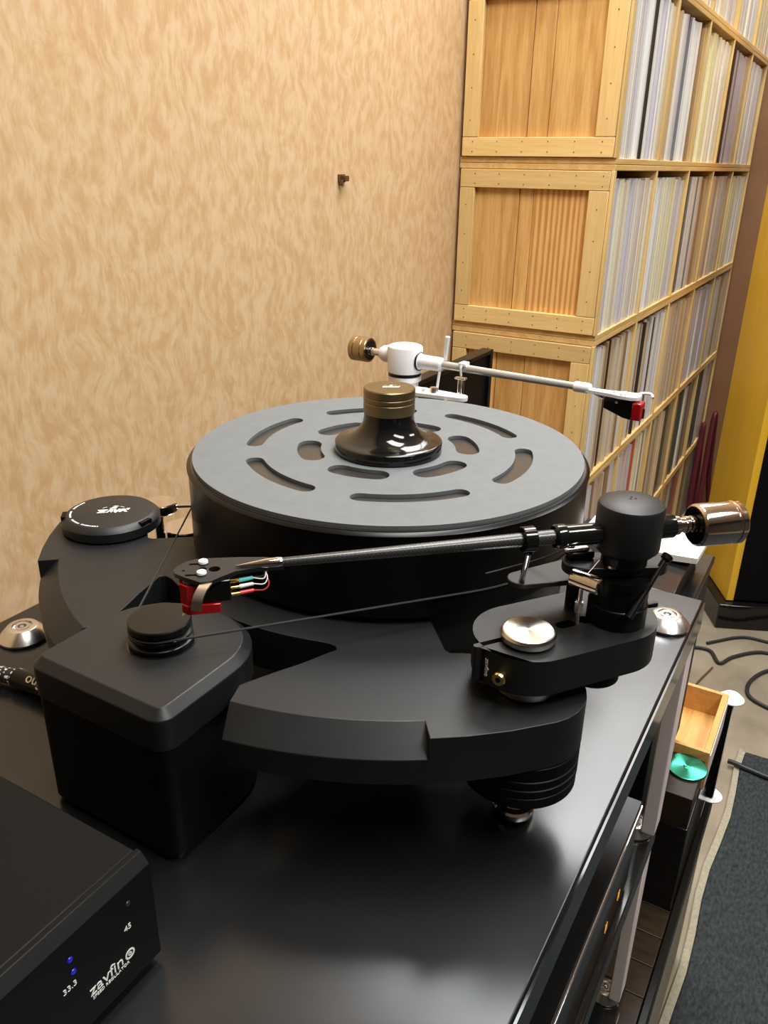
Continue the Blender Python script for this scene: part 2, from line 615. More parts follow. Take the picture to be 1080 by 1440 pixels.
# ------------------------------------------------------------------ record crates and records
CX0, CX1 = -.812, -.477
CY0, CELL, NC = 1.70, .358, 5
CY1 = CY0 + CELL * NC
PIT, BASE = .3435, .0255
names = ['second lowest', 'third lowest', 'third highest', 'second highest', 'topmost', 'lowest']
plank_sets = [[.34, .3, .36], [.30, .26, .44], [.40, .12, .48], [.42, .17, .41], [.3, .35, .35], [.33, .33, .34]]
ROWS = [0, 1, 2, 3, 4, -1]
ordn = ['first', 'second', 'third', 'fourth', 'fifth', 'sixth', 'seventh', 'eighth', 'ninth', 'tenth', 'eleventh', 'twelfth',
        'thirteenth', 'fourteenth', 'fifteenth', 'sixteenth', 'seventeenth', 'eighteenth', 'nineteenth', 'twentieth']
T = .011
for k in ROWS:
    z0 = BASE + PIT * k
    z1 = z0 + PIT - .0006
    r = empty('record_crate', (-.64, 2.6, z0), 0,
              'long pine record crate with five compartments, %s of the stack against the wallpapered wall' % names[k], 'crate', 'pine record crates')
    part('bottom_board', box(B(), CX0, CX1, CY0 + .007, CY1, z0, z0 + T), 'pine_board', r, bevel=.001)
    part('top_board', box(B(), CX0, CX1, CY0 + .007, CY1, z1 - T, z1), 'pine_board', r, bevel=.001)
    part('back_board', box(B(), CX0, CX0 + .006, CY0 + .02, CY1 - .012, z0 + T, z1 - T), 'pine_board', r)
    part('end_panel', box(B(), CX0 + .006, CX1, CY1 - .012, CY1, z0 + T, z1 - T), 'pine_pale_up', r)
    for c in range(1, NC):
        yc = CY0 + CELL * c
        part('divider', box(B(), CX0 + .006, CX1, yc - .006, yc + .006, z0 + T, z1 - T), 'pine_pale_up', r, bevel=.0008)
    # near end: recessed planks inside a nailed frame
    rl = .037
    part('rail', box(B(), CX0 + .006, CX1 - .006, CY0, CY0 + .012, z0 + T + .001, z0 + T + rl), 'pine_rail', r, bevel=.0012)
    part('rail', box(B(), CX0 + .006, CX1 - .006, CY0, CY0 + .012, z1 - T - rl, z1 - T - .001), 'pine_rail', r, bevel=.0012)
    part('stile', box(B(), CX0 + .006, CX0 + .040, CY0, CY0 + .012, z0 + T + rl + .0006, z1 - T - rl - .0006), 'pine_pale_up', r, bevel=.0012)
    part('stile', box(B(), CX1 - .046, CX1 - .006, CY0, CY0 + .012, z0 + T + rl + .0006, z1 - T - rl - .0006), 'pine_pale_up', r, bevel=.0012)
    part('corner_post', box(B(), CX1 - .0055, CX1, CY0 + .002, CY0 + .020, z0 + T, z1 - T), 'pine_pale_up', r, bevel=.0008)
    xa, xb = CX0 + .034, CX1 - .040
    x = xa
    for j, fr in enumerate(plank_sets[k]):
        w = fr * (xb - xa)
        part('plank', box(B(), x + .0006, x + w - .0006, CY0 + .0125 + .0012 * (j % 2), CY0 + .020, z0 + T + .01, z1 - T - .01),
             'pine_striped' if (k, j) in ((2, 2), (1, 0)) else 'pine_upright', r, bevel=.0008)
        x += w
    nb = B()
    for zz in (z0 + T + .010, z0 + T + .029, z1 - T - .029, z1 - T - .010):
        for q in range(6):
            nx = CX0 + .03 + q * .055 + (.01 if zz > z0 + .1 else 0)
            lathe(nb, [(0, .0008), (.0012, .0006), (.0012, -.0005)], at(nx, CY0, zz) @ Matrix.Rotation(pi / 2, 4, 'X'), 6)
    for q in range(4):
        for nx in (CX0 + .022, CX1 - .026):
            lathe(nb, [(0, .0008), (.0012, .0006), (.0012, -.0005)], at(nx, CY0, z0 + .08 + q * .06) @ Matrix.Rotation(pi / 2, 4, 'X'), 6)
    part('nail_heads', nb, 'bracket_brown', r, kind='stuff')
    if k == -1:
        for yy in (CY0 + .02, CY0 + .85, CY1 - .08):
            part('base_skid', box(B(), CX0 + .02, CX1 - .02, yy, yy + .06, FL + .0002, z0 - .0002), 'pine_board', r)

# one mesh per sleeve colour: a slim slab with a rounded spine, height varied by scale
SM = {}
for nm in SLEEVES:
    bm = B()
    pr = [(-.31, -.5), (-.002, -.5), (0, -.28), (.0006, 0), (0, .28), (-.002, .5), (-.31, .5)]
    prism(bm, pr, 0, .306)
    bmesh.ops.recalc_face_normals(bm, faces=bm.faces)
    me = bpy.data.meshes.new('record')
    bm.to_mesh(me)
    bm.free()
    me.materials.append(MATS['sleeve_' + nm])
    SM[nm] = me
PAL_UP = ['cream', 'pale grey', 'lavender grey', 'white', 'white', 'cream', 'beige', 'pale grey', 'white', 'pale yellow']
PAL_LO = ['beige', 'taupe', 'pale grey', 'tan', 'cream', 'taupe', 'beige', 'pale grey', 'brown', 'dusty pink']
COUNT = [18, 17, 13, 10, 8]
FIX = {(3, 0): ['pale grey', 'beige', 'pale grey', 'cream', 'lavender grey', 'pale grey', 'white', 'white', 'black', 'black', 'white', 'pale grey', 'white', 'lavender grey', 'white', 'pale grey', 'cream', 'beige'],
       (3, 1): ['beige', 'tan', 'beige', 'white', 'pale grey', 'white', 'lavender grey', 'slate', 'pale grey', 'white', 'white', 'white', 'white', 'white', 'brown', 'brown', 'tan'],
       (3, 2): ['pale grey', 'white', 'cream', 'pale yellow', 'cream', 'pale yellow', 'cream', 'white', 'pale yellow', 'cream', 'white', 'white', 'cream'],
       (3, 3): ['pale grey', 'slate', 'black', 'lavender grey', 'slate', 'lavender grey', 'lavender grey', 'lavender grey', 'beige', 'tan'],
       (3, 4): ['tan', 'white', 'cream', 'white', 'white', 'white', 'pale grey', 'brown'],
       (2, 0): ['lavender grey', 'lavender grey', 'pale grey', 'cream', 'cream', 'beige', 'cream', 'cream', 'pale grey', 'lavender grey', 'pale grey', 'cream', 'pale grey', 'beige', 'lavender grey', 'cream', 'beige', 'cream'],
       (2, 1): ['lavender grey', 'white', 'white', 'pale grey', 'white', 'pale yellow', 'white', 'pale yellow', 'white', 'cream', 'pale yellow', 'cream', 'pale grey', 'lavender grey', 'pale grey', 'pale grey', 'beige'],
       (2, 2): ['black', 'black', 'slate', 'pale grey', 'pale grey', 'slate', 'pale grey', 'lavender grey', 'dusty pink', 'brown', 'tan', 'brown', 'tan'],
       (2, 3): ['taupe', 'beige', 'beige', 'taupe', 'beige', 'beige', 'pale grey', 'lavender grey', 'beige', 'tan'],
       (2, 4): ['cream', 'pale yellow', 'pale yellow', 'white', 'pale yellow', 'cream', 'white', 'cream'],
       (1, 0): ['cream', 'pale grey', 'white', 'pale grey', 'beige', 'taupe', 'brown', 'tan', 'black', 'tan', 'beige', 'brown', 'beige', 'tan', 'brown', 'pale grey', 'beige', 'beige'],
       (1, 1): ['beige', 'pale grey', 'beige', 'brown', 'beige', 'black', 'beige', 'tan', 'slate', 'pale grey', 'black', 'beige', 'pale grey', 'beige', 'pale grey', 'cream', 'beige'],
       (1, 2): ['tan', 'taupe', 'beige', 'tan', 'taupe', 'tan', 'taupe', 'beige', 'tan', 'beige', 'taupe', 'beige', 'beige'],
       (1, 3): ['pale grey'] * 8 + ['lavender grey', 'beige'],
       (1, 4): ['pale grey', 'pale grey', 'cream', 'pale grey', 'olive', 'tan', 'taupe', 'taupe'],
       (0, 1): ['lavender grey', 'pale grey', 'dusty pink', 'pale grey', 'pale grey', 'dusty pink', 'lavender grey', 'pale grey', 'red', 'red', 'pale yellow', 'beige', 'cream', 'olive', 'pale yellow', 'beige', 'taupe'],
       (0, 2): ['taupe', 'brown', 'taupe', 'olive', 'taupe', 'tan', 'cream', 'tan', 'dark green', 'dark green', 'olive', 'taupe', 'olive'],
       (0, 3): ['cream', 'olive', 'dark green', 'dark green', 'slate', 'cream', 'slate', 'olive', 'taupe', 'brown'],
       (0, 4): ['slate', 'dark green', 'dark green', 'pale grey', 'pale grey', 'beige', 'taupe', 'brown']}
cell_names = ['nearest', 'second', 'third', 'fourth', 'farthest']
for k in ROWS:
    for c in range(NC):
        if (k == 4 and c < 2) or (k == -1 and c < 3):
            continue
        ya = CY0 + CELL * c + (.0225 if c == 0 else .0075)
        yb = CY0 + CELL * (c + 1) - (.0145 if c == NC - 1 else .0085)
        n = {(0, 0): 10, (4, 2): 8}.get((k, c), COUNT[c])
        cols = FIX.get((k, c)) or (k == -1 and ['taupe', 'brown', 'tan', 'olive', 'brown', 'taupe', 'slate', 'brown', 'red', 'brown'][:n]) or [random.choice(PAL_UP if k >= 2 else PAL_LO) for _ in range(n)]
        n = len(cols)
        ws = [random.uniform(.6, 1.5) for _ in range(n)]
        tot = sum(ws)
        avail = yb - ya - .0007 * n
        y = ya
        for i in range(n):
            w = ws[i] / tot * avail
            o = bpy.data.objects.new('record', SM[cols[i]])
            h = random.choice([1, 1, .998, .985, .99, .975])
            o.scale = (1, w, h)
            o.location = (-.481 - random.choice([0, .001, .003, .006, .002]), y + w / 2, BASE + PIT * k + T + .0004)
            COL.objects.link(o)
            tag(o, '%s record sleeve, %s from left, %s compartment, %s crate' % (cols[i], ordn[i], cell_names[c], names[k]),
                'record', 'records in the pine crates')
            y += w + .0007

# compartments out of the photograph's sight: one joined filling
bm = B()
for k, c in ((4, 0), (4, 1), (-1, 0), (-1, 1), (-1, 2)):
    y = CY0 + CELL * c + (.0225 if c == 0 else .0075)
    yb = CY0 + CELL * (c + 1) - .0085
    while y < yb - .02:
        w = random.uniform(.008, .019)
        xe = -.481 - random.uniform(0, .006)
        z = BASE + PIT * k + T + .0004
        box(bm, xe - .31, xe, y, y + w, z, z + random.uniform(.300, .306))
        y += w + .0007
o = thing('record_filling', bm, 'sleeve_beige', 'beige record sleeves filling the crate compartments beyond the edge of the view', 'record')
o['kind'] = 'stuff'

# small bracket on the wallpaper
bx, by, bz = X0, 1.247, 1.026
r = empty('wall_hook', (bx, by, bz), 0, 'tiny brown hook screwed to the patterned wallpaper', 'hook')
part('plate', box(B(), bx, bx + .003, by - .010, by + .010, bz - .006, bz + .007), 'bracket_brown', r, bevel=.0006)
part('stub', box(B(), bx + .003, bx + .012, by - .004, by + .008, bz - .004, bz + .005), 'bracket_brown', r, bevel=.0008)
part('lip', box(B(), bx + .003, bx + .009, by - .010, by - .006, bz - .011, bz - .002), 'bracket_brown', r, bevel=.0006)

# ------------------------------------------------------------------ equipment rack
RT = .674                 # height of the rack's top surface
RX0, RX1, RY0, RY1 = -.60, -.0735, -.06, .737
rack = empty('equipment_rack', (-.34, .34, .09), 0, 'black topped equipment rack with silver corner discs under the black turntable', 'rack')
part('top_board', box(B(), RX0, RX1, RY0, RY1, RT - .032, RT), 'rack_black', rack, bevel=.0016)
part('edge_strip', box(B(), RX1 + .0003, RX1 + .0018, RY0, RY1, RT - .031, RT - .002), 'rack_edge', rack)
part('second_shelf', box(B(), RX0, -.0765, RY0, RY1 + .006, .367, .397), 'rack_edge', rack, bevel=.0016)
part('bottom_shelf', box(B(), RX0, -.0765, RY0, RY1 + .006, .108, .136), 'rack_edge', rack, bevel=.0016)


def spike_disc(x, y, z, parent, rb=.0205, label='turned silver disc'):
    bm = B()
    lathe(bm, [(0, 0), (rb - .001, 0), (rb, .001), (rb, .0025), (.0125, .0112), (.0118, .0115), (.0085, .0115), (.0080, .0098), (.0062, .0098),
               (.0058, .0112), (.0036, .0112), (.0033, .0085), (.0022, .0085), (.0015, .0108), (0, .0110)], at(x, y, z), 48)
    return part('corner_disc', bm, 'silver', parent, smooth=25)


for x, y in ((-.5605, .3595), (-.0945, .672), (-.565, .70)):
    spike_disc(x, y, RT + .0002, rack)
for x0, x1, y0, y1 in ((-.088, -.0740, .702, .730), (-.572, -.555, .700, .728), (-.572, -.555, -.03, 0), (-.088, -.0740, -.05, -.02)):
    part('leg', box(B(), x0, x1, y0, y1, .4087, RT - .0322), 'pinkish_aluminium', rack, bevel=.0012)
    part('leg', box(B(), x0 - .002, x1 - .003, y0 + .002, y1 + .002, .1477, .3668), 'pinkish_aluminium', rack, bevel=.0012)
    part('leg', box(B(), x0, x1 - .003, y0, y1, .0925, .1078), 'pinkish_aluminium', rack, bevel=.0012)
    xm, ym = (x0 + x1) / 2, (y0 + y1) / 2
    spike_disc(min(xm, -.0965) if xm > -.3 else xm, ym, .3972, rack, .0190)
    spike_disc(min(xm, -.0965) if xm > -.3 else xm, ym + .002, .1362, rack, .0190)

# glass topped unit on the second shelf
amp = empty('glass_topped_amplifier', (-.28, .36, .3975), 0, 'glossy black amplifier with a chrome front trim on the shelf below the turntable', 'amplifier')
part('body', box(B(), -.47, -.0835, .02, .636, .404, .497), 'rack_edge', amp, bevel=.001)
part('glass_lid', box(B(), -.472, -.0825, .018, .638, .4975, .503), 'black_plastic', amp, bevel=.0008)
part('front_trim', box(B(), -.0834, -.0812, .018, .638, .4935, .4985), 'chrome', amp, bevel=.0005, label='thin chrome strip along the front')
for y in (.06, .59):
    for x in (-.44, -.12):
        part('foot', lathe(B(), [(0, 0), (.012, 0), (.012, .006), (0, .006)], at(x, y, .3975), 20), 'black_plastic', amp)
for y in (.597, .556):  # glowing bars stand in for amber reflections on the glossy front
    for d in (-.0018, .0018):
        part('amber_reflection', box(B(), -.0836, -.0832, y + d - .0007, y + d + .0007, .417, .427), 'amber_glow', amp, label='small amber reflection drawn as a glowing bar')

# low stand on the floor that carries the rack, its dark slatted deck and black edge
st = empty('low_stand', (-.30, .5, FL), 0, 'dark wooden platform with slatted deck and black front edge under the rack', 'stand')
ys = -.12
while ys < 1.215:
    part('deck_slat', box(B(), -.576, -.0575, ys, ys + .0488, .066, .080), 'stand_dark', st, bevel=.0008)
    ys += .05
part('front_edge', box(B(), -.0565, -.0465, -.12, 1.228, .03, .0798), 'black_plastic', st, bevel=.0012, label='raised black front edge')
part('base_frame', box(B(), -.574, -.060, -.10, 1.215, FL + .0002, .0655), 'black_plastic', st)
part('kick_strip', box(B(), -.0560, -.050, -.12, 1.228, FL + .0002, .0295), 'carpet_binding', st, label='pale strip at floor level')
# corner post of the stand with pale discs top and bottom
cpo = empty('stand_post', (-.054, 1.198, .0802), 0, 'short pinkish metal post with pale discs at the far corner of the low stand', 'post')
pst = part('column', box(B(), -.0615, -.0465, 1.1905, 1.208, .0895, .276), 'pinkish_aluminium', cpo, bevel=.001)
part('black_face', box(B(), -.0610, -.0470, 1.1885, 1.1903, .0895, .2755), 'black_plastic', pst)
for z in (.0802, .2762):
    bm = B()
    lathe(bm, [(0, 0), (.0190, 0), (.0195, .002), (.0125, .0085), (.009, .009), (.0085, .0075), (.003, .0075), (0, .009)], at(-.0525, 1.2045, z), 40)
    part('corner_disc', bm, 'white_paint', cpo, smooth=25)

# things standing at the stand's far end
bb = empty('black_box', (-.10, 1.09, .0802), 0, 'glossy black box at the far end of the low stand, under the wooden tray', 'box')
part('body', box(B(), -.19, -.0575, .930, 1.184, .0806, .232), 'rack_edge', bb, bevel=.0015)
part('raised_block', box(B(), -.190, -.0590, .930, 1.0185, .2323, .284), 'stand_dark', bb, bevel=.001)
gd = (-.0795, .990, .2843)
thing('green_disc', lathe(B(), [(0, 0), (.0270, 0), (.0275, .0008), (.0275, .0030), (.0267, .0036), (.0045, .0036), (.0035, .0042), (0, .0042)], at(*gd), 72), 'green_metal',
      'round green brushed metal disc lying on the glossy black box', 'disc', loc=gd, smooth=30)
tr = empty('wooden_tray', (-.095, 1.12, .2323), 0, 'small open honey coloured wooden tray on the black box', 'tray')
tx0, tx1, ty0, ty1, tz0, tz1 = -.150, -.0555, 1.0215, 1.184, .2323, .297
part('tray_bottom', box(B(), tx0 + .007, tx1 - .007, ty0 + .007, ty1 - .007, tz0, tz0 + .022), 'tray_wood', tr)
part('side_board', box(B(), tx0, tx1, ty1 - .007, ty1, tz0, tz1), 'tray_wood', tr, bevel=.0008)
part('side_board', box(B(), tx0, tx1, ty0, ty0 + .007, tz0, tz1), 'tray_wood', tr, bevel=.0008)
part('side_board', box(B(), tx1 - .009, tx1, ty0 + .0072, ty1 - .0072, tz0, tz1), 'tray_wood', tr, bevel=.0008)
part('side_board', box(B(), tx0, tx0 + .007, ty0 + .0072, ty1 - .0072, tz0, tz1), 'tray_wood', tr, bevel=.0008)
part('side_lining', box(B(), tx1 + .0002, tx1 + .0012, ty0 + .001, ty1 - .001, tz0 + .002, tz1 - .004), 'pinkish_aluminium', tr, label='pale outer face')

# ------------------------------------------------------------------ turntable
C = Vector((-.30946, .5414))
AX = 265.3                                  # its axis of symmetry, degrees
PL = .769                                   # top of the plinth
tt = empty('turntable', (C.x, C.y, RT + .0002), 0, 'large matte black belt drive turntable with blade shaped plinth on the rack top', 'turntable')


def pol(r, phi):
    a = radians(AX + phi)
    return (C.x + r * cos(a), C.y + r * sin(a))


def arc(r, a, b, n):
    return [(r, a + (b - a) * k / n) for k in range(n + 1)]


RTW, PHT = .2400, 54.7                      # front towers


def around(side, start, end, n, rad=.0356):
    """points on the tower's circle in polar form, angles measured at its centre from the outward radial"""
    out = []
    tx, ty = pol(RTW, side * PHT)
    base = radians(AX + side * PHT)
    for k in range(n + 1):
        t = base + side * radians(start + (end - start) * k / n)
        x, y = tx + rad * cos(t), ty + rad * sin(t)
        out.append((hypot(x - C.x, y - C.y), math.degrees(atan2(y - C.y, x - C.x)) - AX))
    return out


def half(side):
    """(outline top, outline lower) from the motor notch outwards on one side, polar"""
    top, low = [], []

    def add(l, l2=None):
        top.extend(l)
        low.extend(l2 or l)
    tipr, tipa = (.192, 25.2)
    add([(r, side * p) for r, p in arc(.1855, 2, 19, 6)])
    add([(.1862, side * 23.2), (.1885, side * 25.0), (.1925, side * 25.4), (.1965, side * 24.2), (.212, side * 20.6), (.225, side * 17.6), (.238, side * 15.2)])
    fa, fb = 14.2, 39.5
    tp = [(.2445, fa)] + arc(.260, fa + .6, fb, 14)
    lw = [(.247, fa)] + arc(.2755, fa + 1.2, fb, 14)
    add([(r, side * p) for r, p in tp], [(r, side * p) for r, p in lw])
    add([(.2756, side * p) for p in (fb + .15, 44, 49)])
    add(around(side, 0, 186, 14))
    add([(.197, side * 48.5), (.196, side * 46.6), (.192, side * 45.9), (.150, side * 45.7)])
    add([(.150, side * p) for p in (60, 80, 100)])
    return top, low


t1, l1 = half(1)
t2, l2 = half(-1)
# rear arm carries the white tonearm
RA = 130.0
ra = RA - AX
cxr, cyr = pol(.235, ra)
rear = []
for k in range(15):
    t = radians(RA + 90 - 180 * k / 14)
    x, y = cxr + .036 * cos(t), cyr + .036 * sin(t)
    rear.append((hypot(x - C.x, y - C.y), math.degrees(atan2(y - C.y, x - C.x)) - AX))
rear = [(.150, ra + 16), (.17, ra + 13)] + rear + [(.17, ra - 13), (.150, ra - 16)]
mid = [(.150, p) for p in (120, 140, 160, 180, 200)]
top = t1 + mid + rear + t2[::-1]
low = l1 + mid + rear + l2[::-1]
ang_ok = [pol(*q) for q in top]
angl = [pol(*q) for q in low]
loops = [[(x, y, PL - .031) for x, y in angl], [(x, y, PL - .0145) for x, y in angl], [(x, y, PL) for x, y in ang_ok]]
plinth = part('plinth', loft(B(), loops), 'anodized', tt, bevel=.0007, smooth=25)
TW = []
for s in (1, -1):
    TW.append(pol(RTW, s * PHT))
TW.append((cxr, cyr))
for i, (tx, ty) in enumerate(TW):
    bm = B()
    pr = [(0, PL - .0925), (.0125, PL - .0925)]
    pr = [(0, PL - .063), (.0325, PL - .063), (.0352, PL - .0605), (.0352, PL - .0540), (.0345, PL - .0535), (.0345, PL - .0527), (.0355, PL - .0522), (.0355, PL - .0480),
          (.0347, PL - .0475), (.0347, PL - .0467), (.0355, PL - .0462), (.0355, PL - .0418), (.0348, PL - .0413), (.0348, PL - .0405), (.0355, PL - .0400),
          (.0355, PL - .0325), (.0350, PL - .0320), (.0350, PL - .0312), (0, PL - .0312)]
    tw = part('tower', lathe(bm, pr, at(tx, ty, 0), 64), 'anodized_rough', tt, smooth=30)
    bm = B()
    lathe(bm, [(0, RT + .0004), (.0100, RT + .0004), (.0128, RT + .0022), (.0132, RT + .0034), (.0132, RT + .0070), (.0120, RT + .0082), (.0080, RT + .0086), (.0080, PL - .063), (0, PL - .063)], at(tx, ty, 0), 40)
    part('foot', bm, 'chrome', tw, smooth=30, label='polished disc foot')
# platter
PT = .8357
bm = B()
lathe(bm, [(0, PT - .0632), (.1575, PT - .0632), (.1592, PT - .0618), (.1592, PT - .0605), (.1590, PT - .0035), (.1590, PT - .0033), (.1600, PT - .0030), (.1600, PT - .0022), (.1578, PT - .0002),
           (.1572, PT), (.010, PT), (0, PT)], at(C.x, C.y, 0), 160)
part('platter', bm, 'platter_side', tt, smooth=30)
part('platter_face', lathe(B(), [(0, PT + .0001), (.1568, PT + .0001), (.1568, PT + .0004), (0, PT + .0004)], at(C.x, C.y, 0), 128), 'platter_top', tt)
part('bearing', lathe(B(), [(0, PL - .02), (.05, PL - .02), (.05, PT - .0634), (0, PT - .0634)], at(C.x, C.y, 0), 48), 'anodized_rough', tt)

# cap on the left tower with its white emblem
cx, cy = -.5045, .4205
ZC = PL + .0003
cap = part('tower_cap', lathe(B(), [(0, 0), (.0370, 0), (.0393, .0015), (.0393, .0085), (.0388, .0092), (.0348, .0128), (.0342, .0130), (0, .0130)], at(cx, cy, ZC), 96),
           'anodized', tt, smooth=25, label='round cap with white emblem')
for a in (3, 222):
    bm = box(B(), .0350, .0388, -.0058, .0058, -.0022, .0018)
    bm.transform(at(cx, cy, ZC + .0106) @ Matrix.Rotation(radians(a), 4, 'Z'))
    part('grip_notch', bm, 'anodized_rough', cap)

EMB = [[(-1, .22), (-.30, .22), (-.36, .10), (-.62, -.16), (-.40, -.16), (-.46, -.30), (-1.0, -.30), (-.70, .04), (-.88, .04)],
       [(-.40, -.30), (-.18, .24), (.02, .24), (.04, -.10), (-.08, -.34), (-.10, -.14), (-.22, -.14), (-.28, -.30)],
       [(.06, .24), (.20, .24), (.24, -.02), (.38, .24), (.52, .24), (.24, -.42), (.10, -.24)],
       [(.40, -.12), (.58, .24), (.78, .24), (.98, -.30), (.80, -.30), (.74, -.14), (.62, -.14), (.54, -.30), (.42, -.30)],
       [(.82, .24), (1.10, .34), (1.02, .02), (.92, .04), (.90, .16)],
       [(-.26, .34), (-.06, .58), (.26, .58), (.20, .46), (.02, .46), (.24, .34)],
       [(-.10, .70), (.10, .84), (.34, .74), (.14, .66)]]


def emblem(M, s, d=.00012):
    bm = B()
    for pl in EMB:
        prism(bm, pl, 0, d / s)
    for k in range(10):                      # the thin arcs of small marks either side of the crest
        a = radians(38 + k * 5) if k < 5 else radians(142 - (k - 5) * 5)
        x, y = .86 * cos(a), .12 + .62 * sin(a)
        prism(bm, [(x - .03, y - .02), (x + .03, y - .02), (x + .03, y + .025), (x - .03, y + .025)], 0, d / s)
    bm.transform(M @ Matrix.Diagonal((s, s, s, 1)))
    return bm


up_a = radians(30)            # the emblem reads upright from the camera side
part('emblem', emblem(at(cx + .001, cy + .001, ZC + .01302) @ Matrix.Rotation(up_a + radians(10), 4, 'Z'), .0125), 'white_print', cap, label='white jagged emblem')
bm = B()
for k in range(34):
    if k in (8, 9, 17, 18, 25):
        continue
    a = radians(150 + k * 3.6) + up_a
    M = at(cx + .0318 * cos(a), cy + .0318 * sin(a), ZC + .01302) @ Matrix.Rotation(a - pi / 2, 4, 'Z')
    w = .0007 if k % 3 else .0005
    q = [M @ Vector(p) for p in ((-w, -.0008, 0), (w, -.0008, 0), (w, .0008, 0), (-w, .0007, 0))]
    loft(bm, [[tuple(p) for p in q], [(p.x, p.y, p.z + .0001) for p in q]])
part('rim_lettering', bm, 'white_print', cap, label='ring of tiny white lettering')

# chrome idler standing in the plinth's cut beside the cap
bm = B()
ix, iy = -.5065, .4775
lathe(bm, [(0, 0), (.0045, 0), (.0045, .0868), (0, .0868)], at(ix - .002, iy - .002, RT + .0003), 20)
idl = empty('chrome_idler', (ix, iy, RT + .0003), 0, 'polished chrome idler with two stacked discs between the black cap and the platter', 'idler')
part('post', bm, 'chrome', idl)
lathe_top = lathe(B(), [(0, .0), (.0140, .0), (.0148, .001), (.0148, .0082), (.0138, .0092), (0, .0092)], at(ix, iy, .7613), 48)
part('top_disc', lathe_top, 'chrome', idl, smooth=30)
part('lower_disc', lathe(B(), [(0, .0), (.0185, 0), (.0195, .001), (.0195, .010), (.0188, .0108), (0, .0108)], at(ix + .0065, iy + .0215, .7290), 48), 'chrome', idl, smooth=30)
part('lower_post', rod(B(), (ix + .0065, iy + .0215, RT + .0003), (ix + .0065, iy + .0215, .7289), .0055), 'chrome', idl)
part('link_rod', rod(B(), (ix + .013, iy + .006, .7662), (ix + .040, iy + .026, .7662), .0016, seg=12), 'chrome', idl)

# mat with twelve slots
MZ = PT + .0006


def slot(rm, w, mid_a, span):
    a0, a1 = radians(mid_a - span), radians(mid_a + span)
    out = []
    n = 14
    for k in range(n + 1):
        a = a0 + (a1 - a0) * k / n
        out.append((C.x + (rm + w) * cos(a), C.y + (rm + w) * sin(a)))
    ex, ey = C.x + rm * cos(a1), C.y + rm * sin(a1)
    for k in range(1, 8):
        t = a1 + pi * k / 8
        out.append((ex + w * cos(t), ey + w * sin(t)))
    for k in range(n + 1):
        a = a1 - (a1 - a0) * k / n
        out.append((C.x + (rm - w) * cos(a), C.y + (rm - w) * sin(a)))
    ex, ey = C.x + rm * cos(a0), C.y + rm * sin(a0)
    for k in range(1, 8):
        t = a0 + pi + pi * k / 8
        out.append((ex + w * cos(t), ey + w * sin(t)))
    return out


lp = [circle(C, .1553, 160)]
for k in range(6):
    lp.append(slot(.1088, .0070, 8.6 + 60 * k, 19.0))
    lp.append(slot(.0640, .0095, -81.0 + 60 * k, 13.5))
thing('platter_mat', plate(B(), lp, MZ, MZ + .0028), 'rubber_mat', 'grey slotted platter mat lying on the black platter', 'mat', bevel=.0004, smooth=30)

# record clamp
kx, ky, kz = -.3064, .5362, MZ + .0030
cl = empty('record_clamp', (kx, ky, kz), 0, 'flared glossy black record clamp with a bronze top on the middle of the mat', 'clamp')
pr = [(0, 0), (.0418, 0), (.0428, .001), (.0428, .0080), (.0424, .0086)]
for k in range(13):
    t = k / 12
    a = radians(8 + 80 * t)
    pr.append((.0197 + .0252 * (1 - sin(a)) ** 1.12, .0089 + .0220 * (1 - cos(a)) ** .95))
pr += [(.0196, .0310), (0, .0310)]
part('bell', lathe(B(), pr, at(kx, ky, kz), 96), 'black_gloss', cl, smooth=40)
part('bronze_top', lathe(B(), [(0, .0312), (.0200, .0312), (.0203, .0316), (.0203, .0400), (.0199, .0404), (.0199, .0411), (.0203, .0415), (.0203, .0442), (.0199, .0446), (.0199, .0452),
                               (.0203, .0456), (.0203, .0505), (.0195, .0513), (0, .0513)], at(kx, ky, kz), 72), 'bronze', cl, smooth=25, label='bronze top with three fine grooves')
part('emblem', emblem(at(kx + .0005, ky + .001, kz + .05132) @ Matrix.Rotation(up_a + radians(2), 4, 'Z'), .0068), 'white_print', cl, label='small white jagged emblem')

# ------------------------------------------------------------------ arm board on the front tower, another at the back
TX, TY = pol(RTW, PHT)
BT = 1.05 - .247


def arm_board(tx, ty, ang, length, front=True):
    d = Vector((cos(ang), sin(ang)))
    n = Vector((-d.y, d.x))
    p = Vector((tx, ty)) + d * .001 + n * .005
    q = p + d * length
    col = part('board_collar', lathe(B(), [(0, 0), (.0165, 0), (.0175, .001), (.0175, .0125), (0, .0125)], at(tx, ty, PL + .0001), 48), 'silver', tt, smooth=30, label='silver collar')
    out = capsule(p, q, .0312, 20)
    holes = []
    if front:
        a = Vector((tx, ty)) + d * .0235 + n * .0035
        holes = [capsule(a, a + d * .006, .0035, 8), circle(a + d * .0165, .0042, 16),
                 capsule(Vector((tx, ty)) - d * .033 + n * .0035, Vector((tx, ty)) - d * .016 + n * .0035, .0019, 6)]
    return part('arm_board', plate(B(), [out] + holes, BT - .0225, BT), 'anodized', tt, bevel=.0006, smooth=25), d, n


ab, bd, bn = arm_board(TX, TY, radians(54), .0545)
part('board_core', prism(B(), capsule(Vector((TX, TY)) - bd * .0 + bn * .005, Vector((TX, TY)) + bd * .054 + bn * .005, .029, 16), BT - .0222, BT - .006), 'black_plastic', tt)
part('lock_knob', lathe(B(), [(0, 0), (.0140, 0), (.0152, .0012), (.0158, .0038), (.0158, .0046), (.0148, .0062), (.0140, .0066), (0, .0066)], at(0, 0, 0), 96), 'brushed_silver', tt,
     origin=None, local=True, smooth=25, label='brushed silver lock knob').location = (TX - C.x, TY - .004 - C.y, BT + .0004 - RT - .0002)
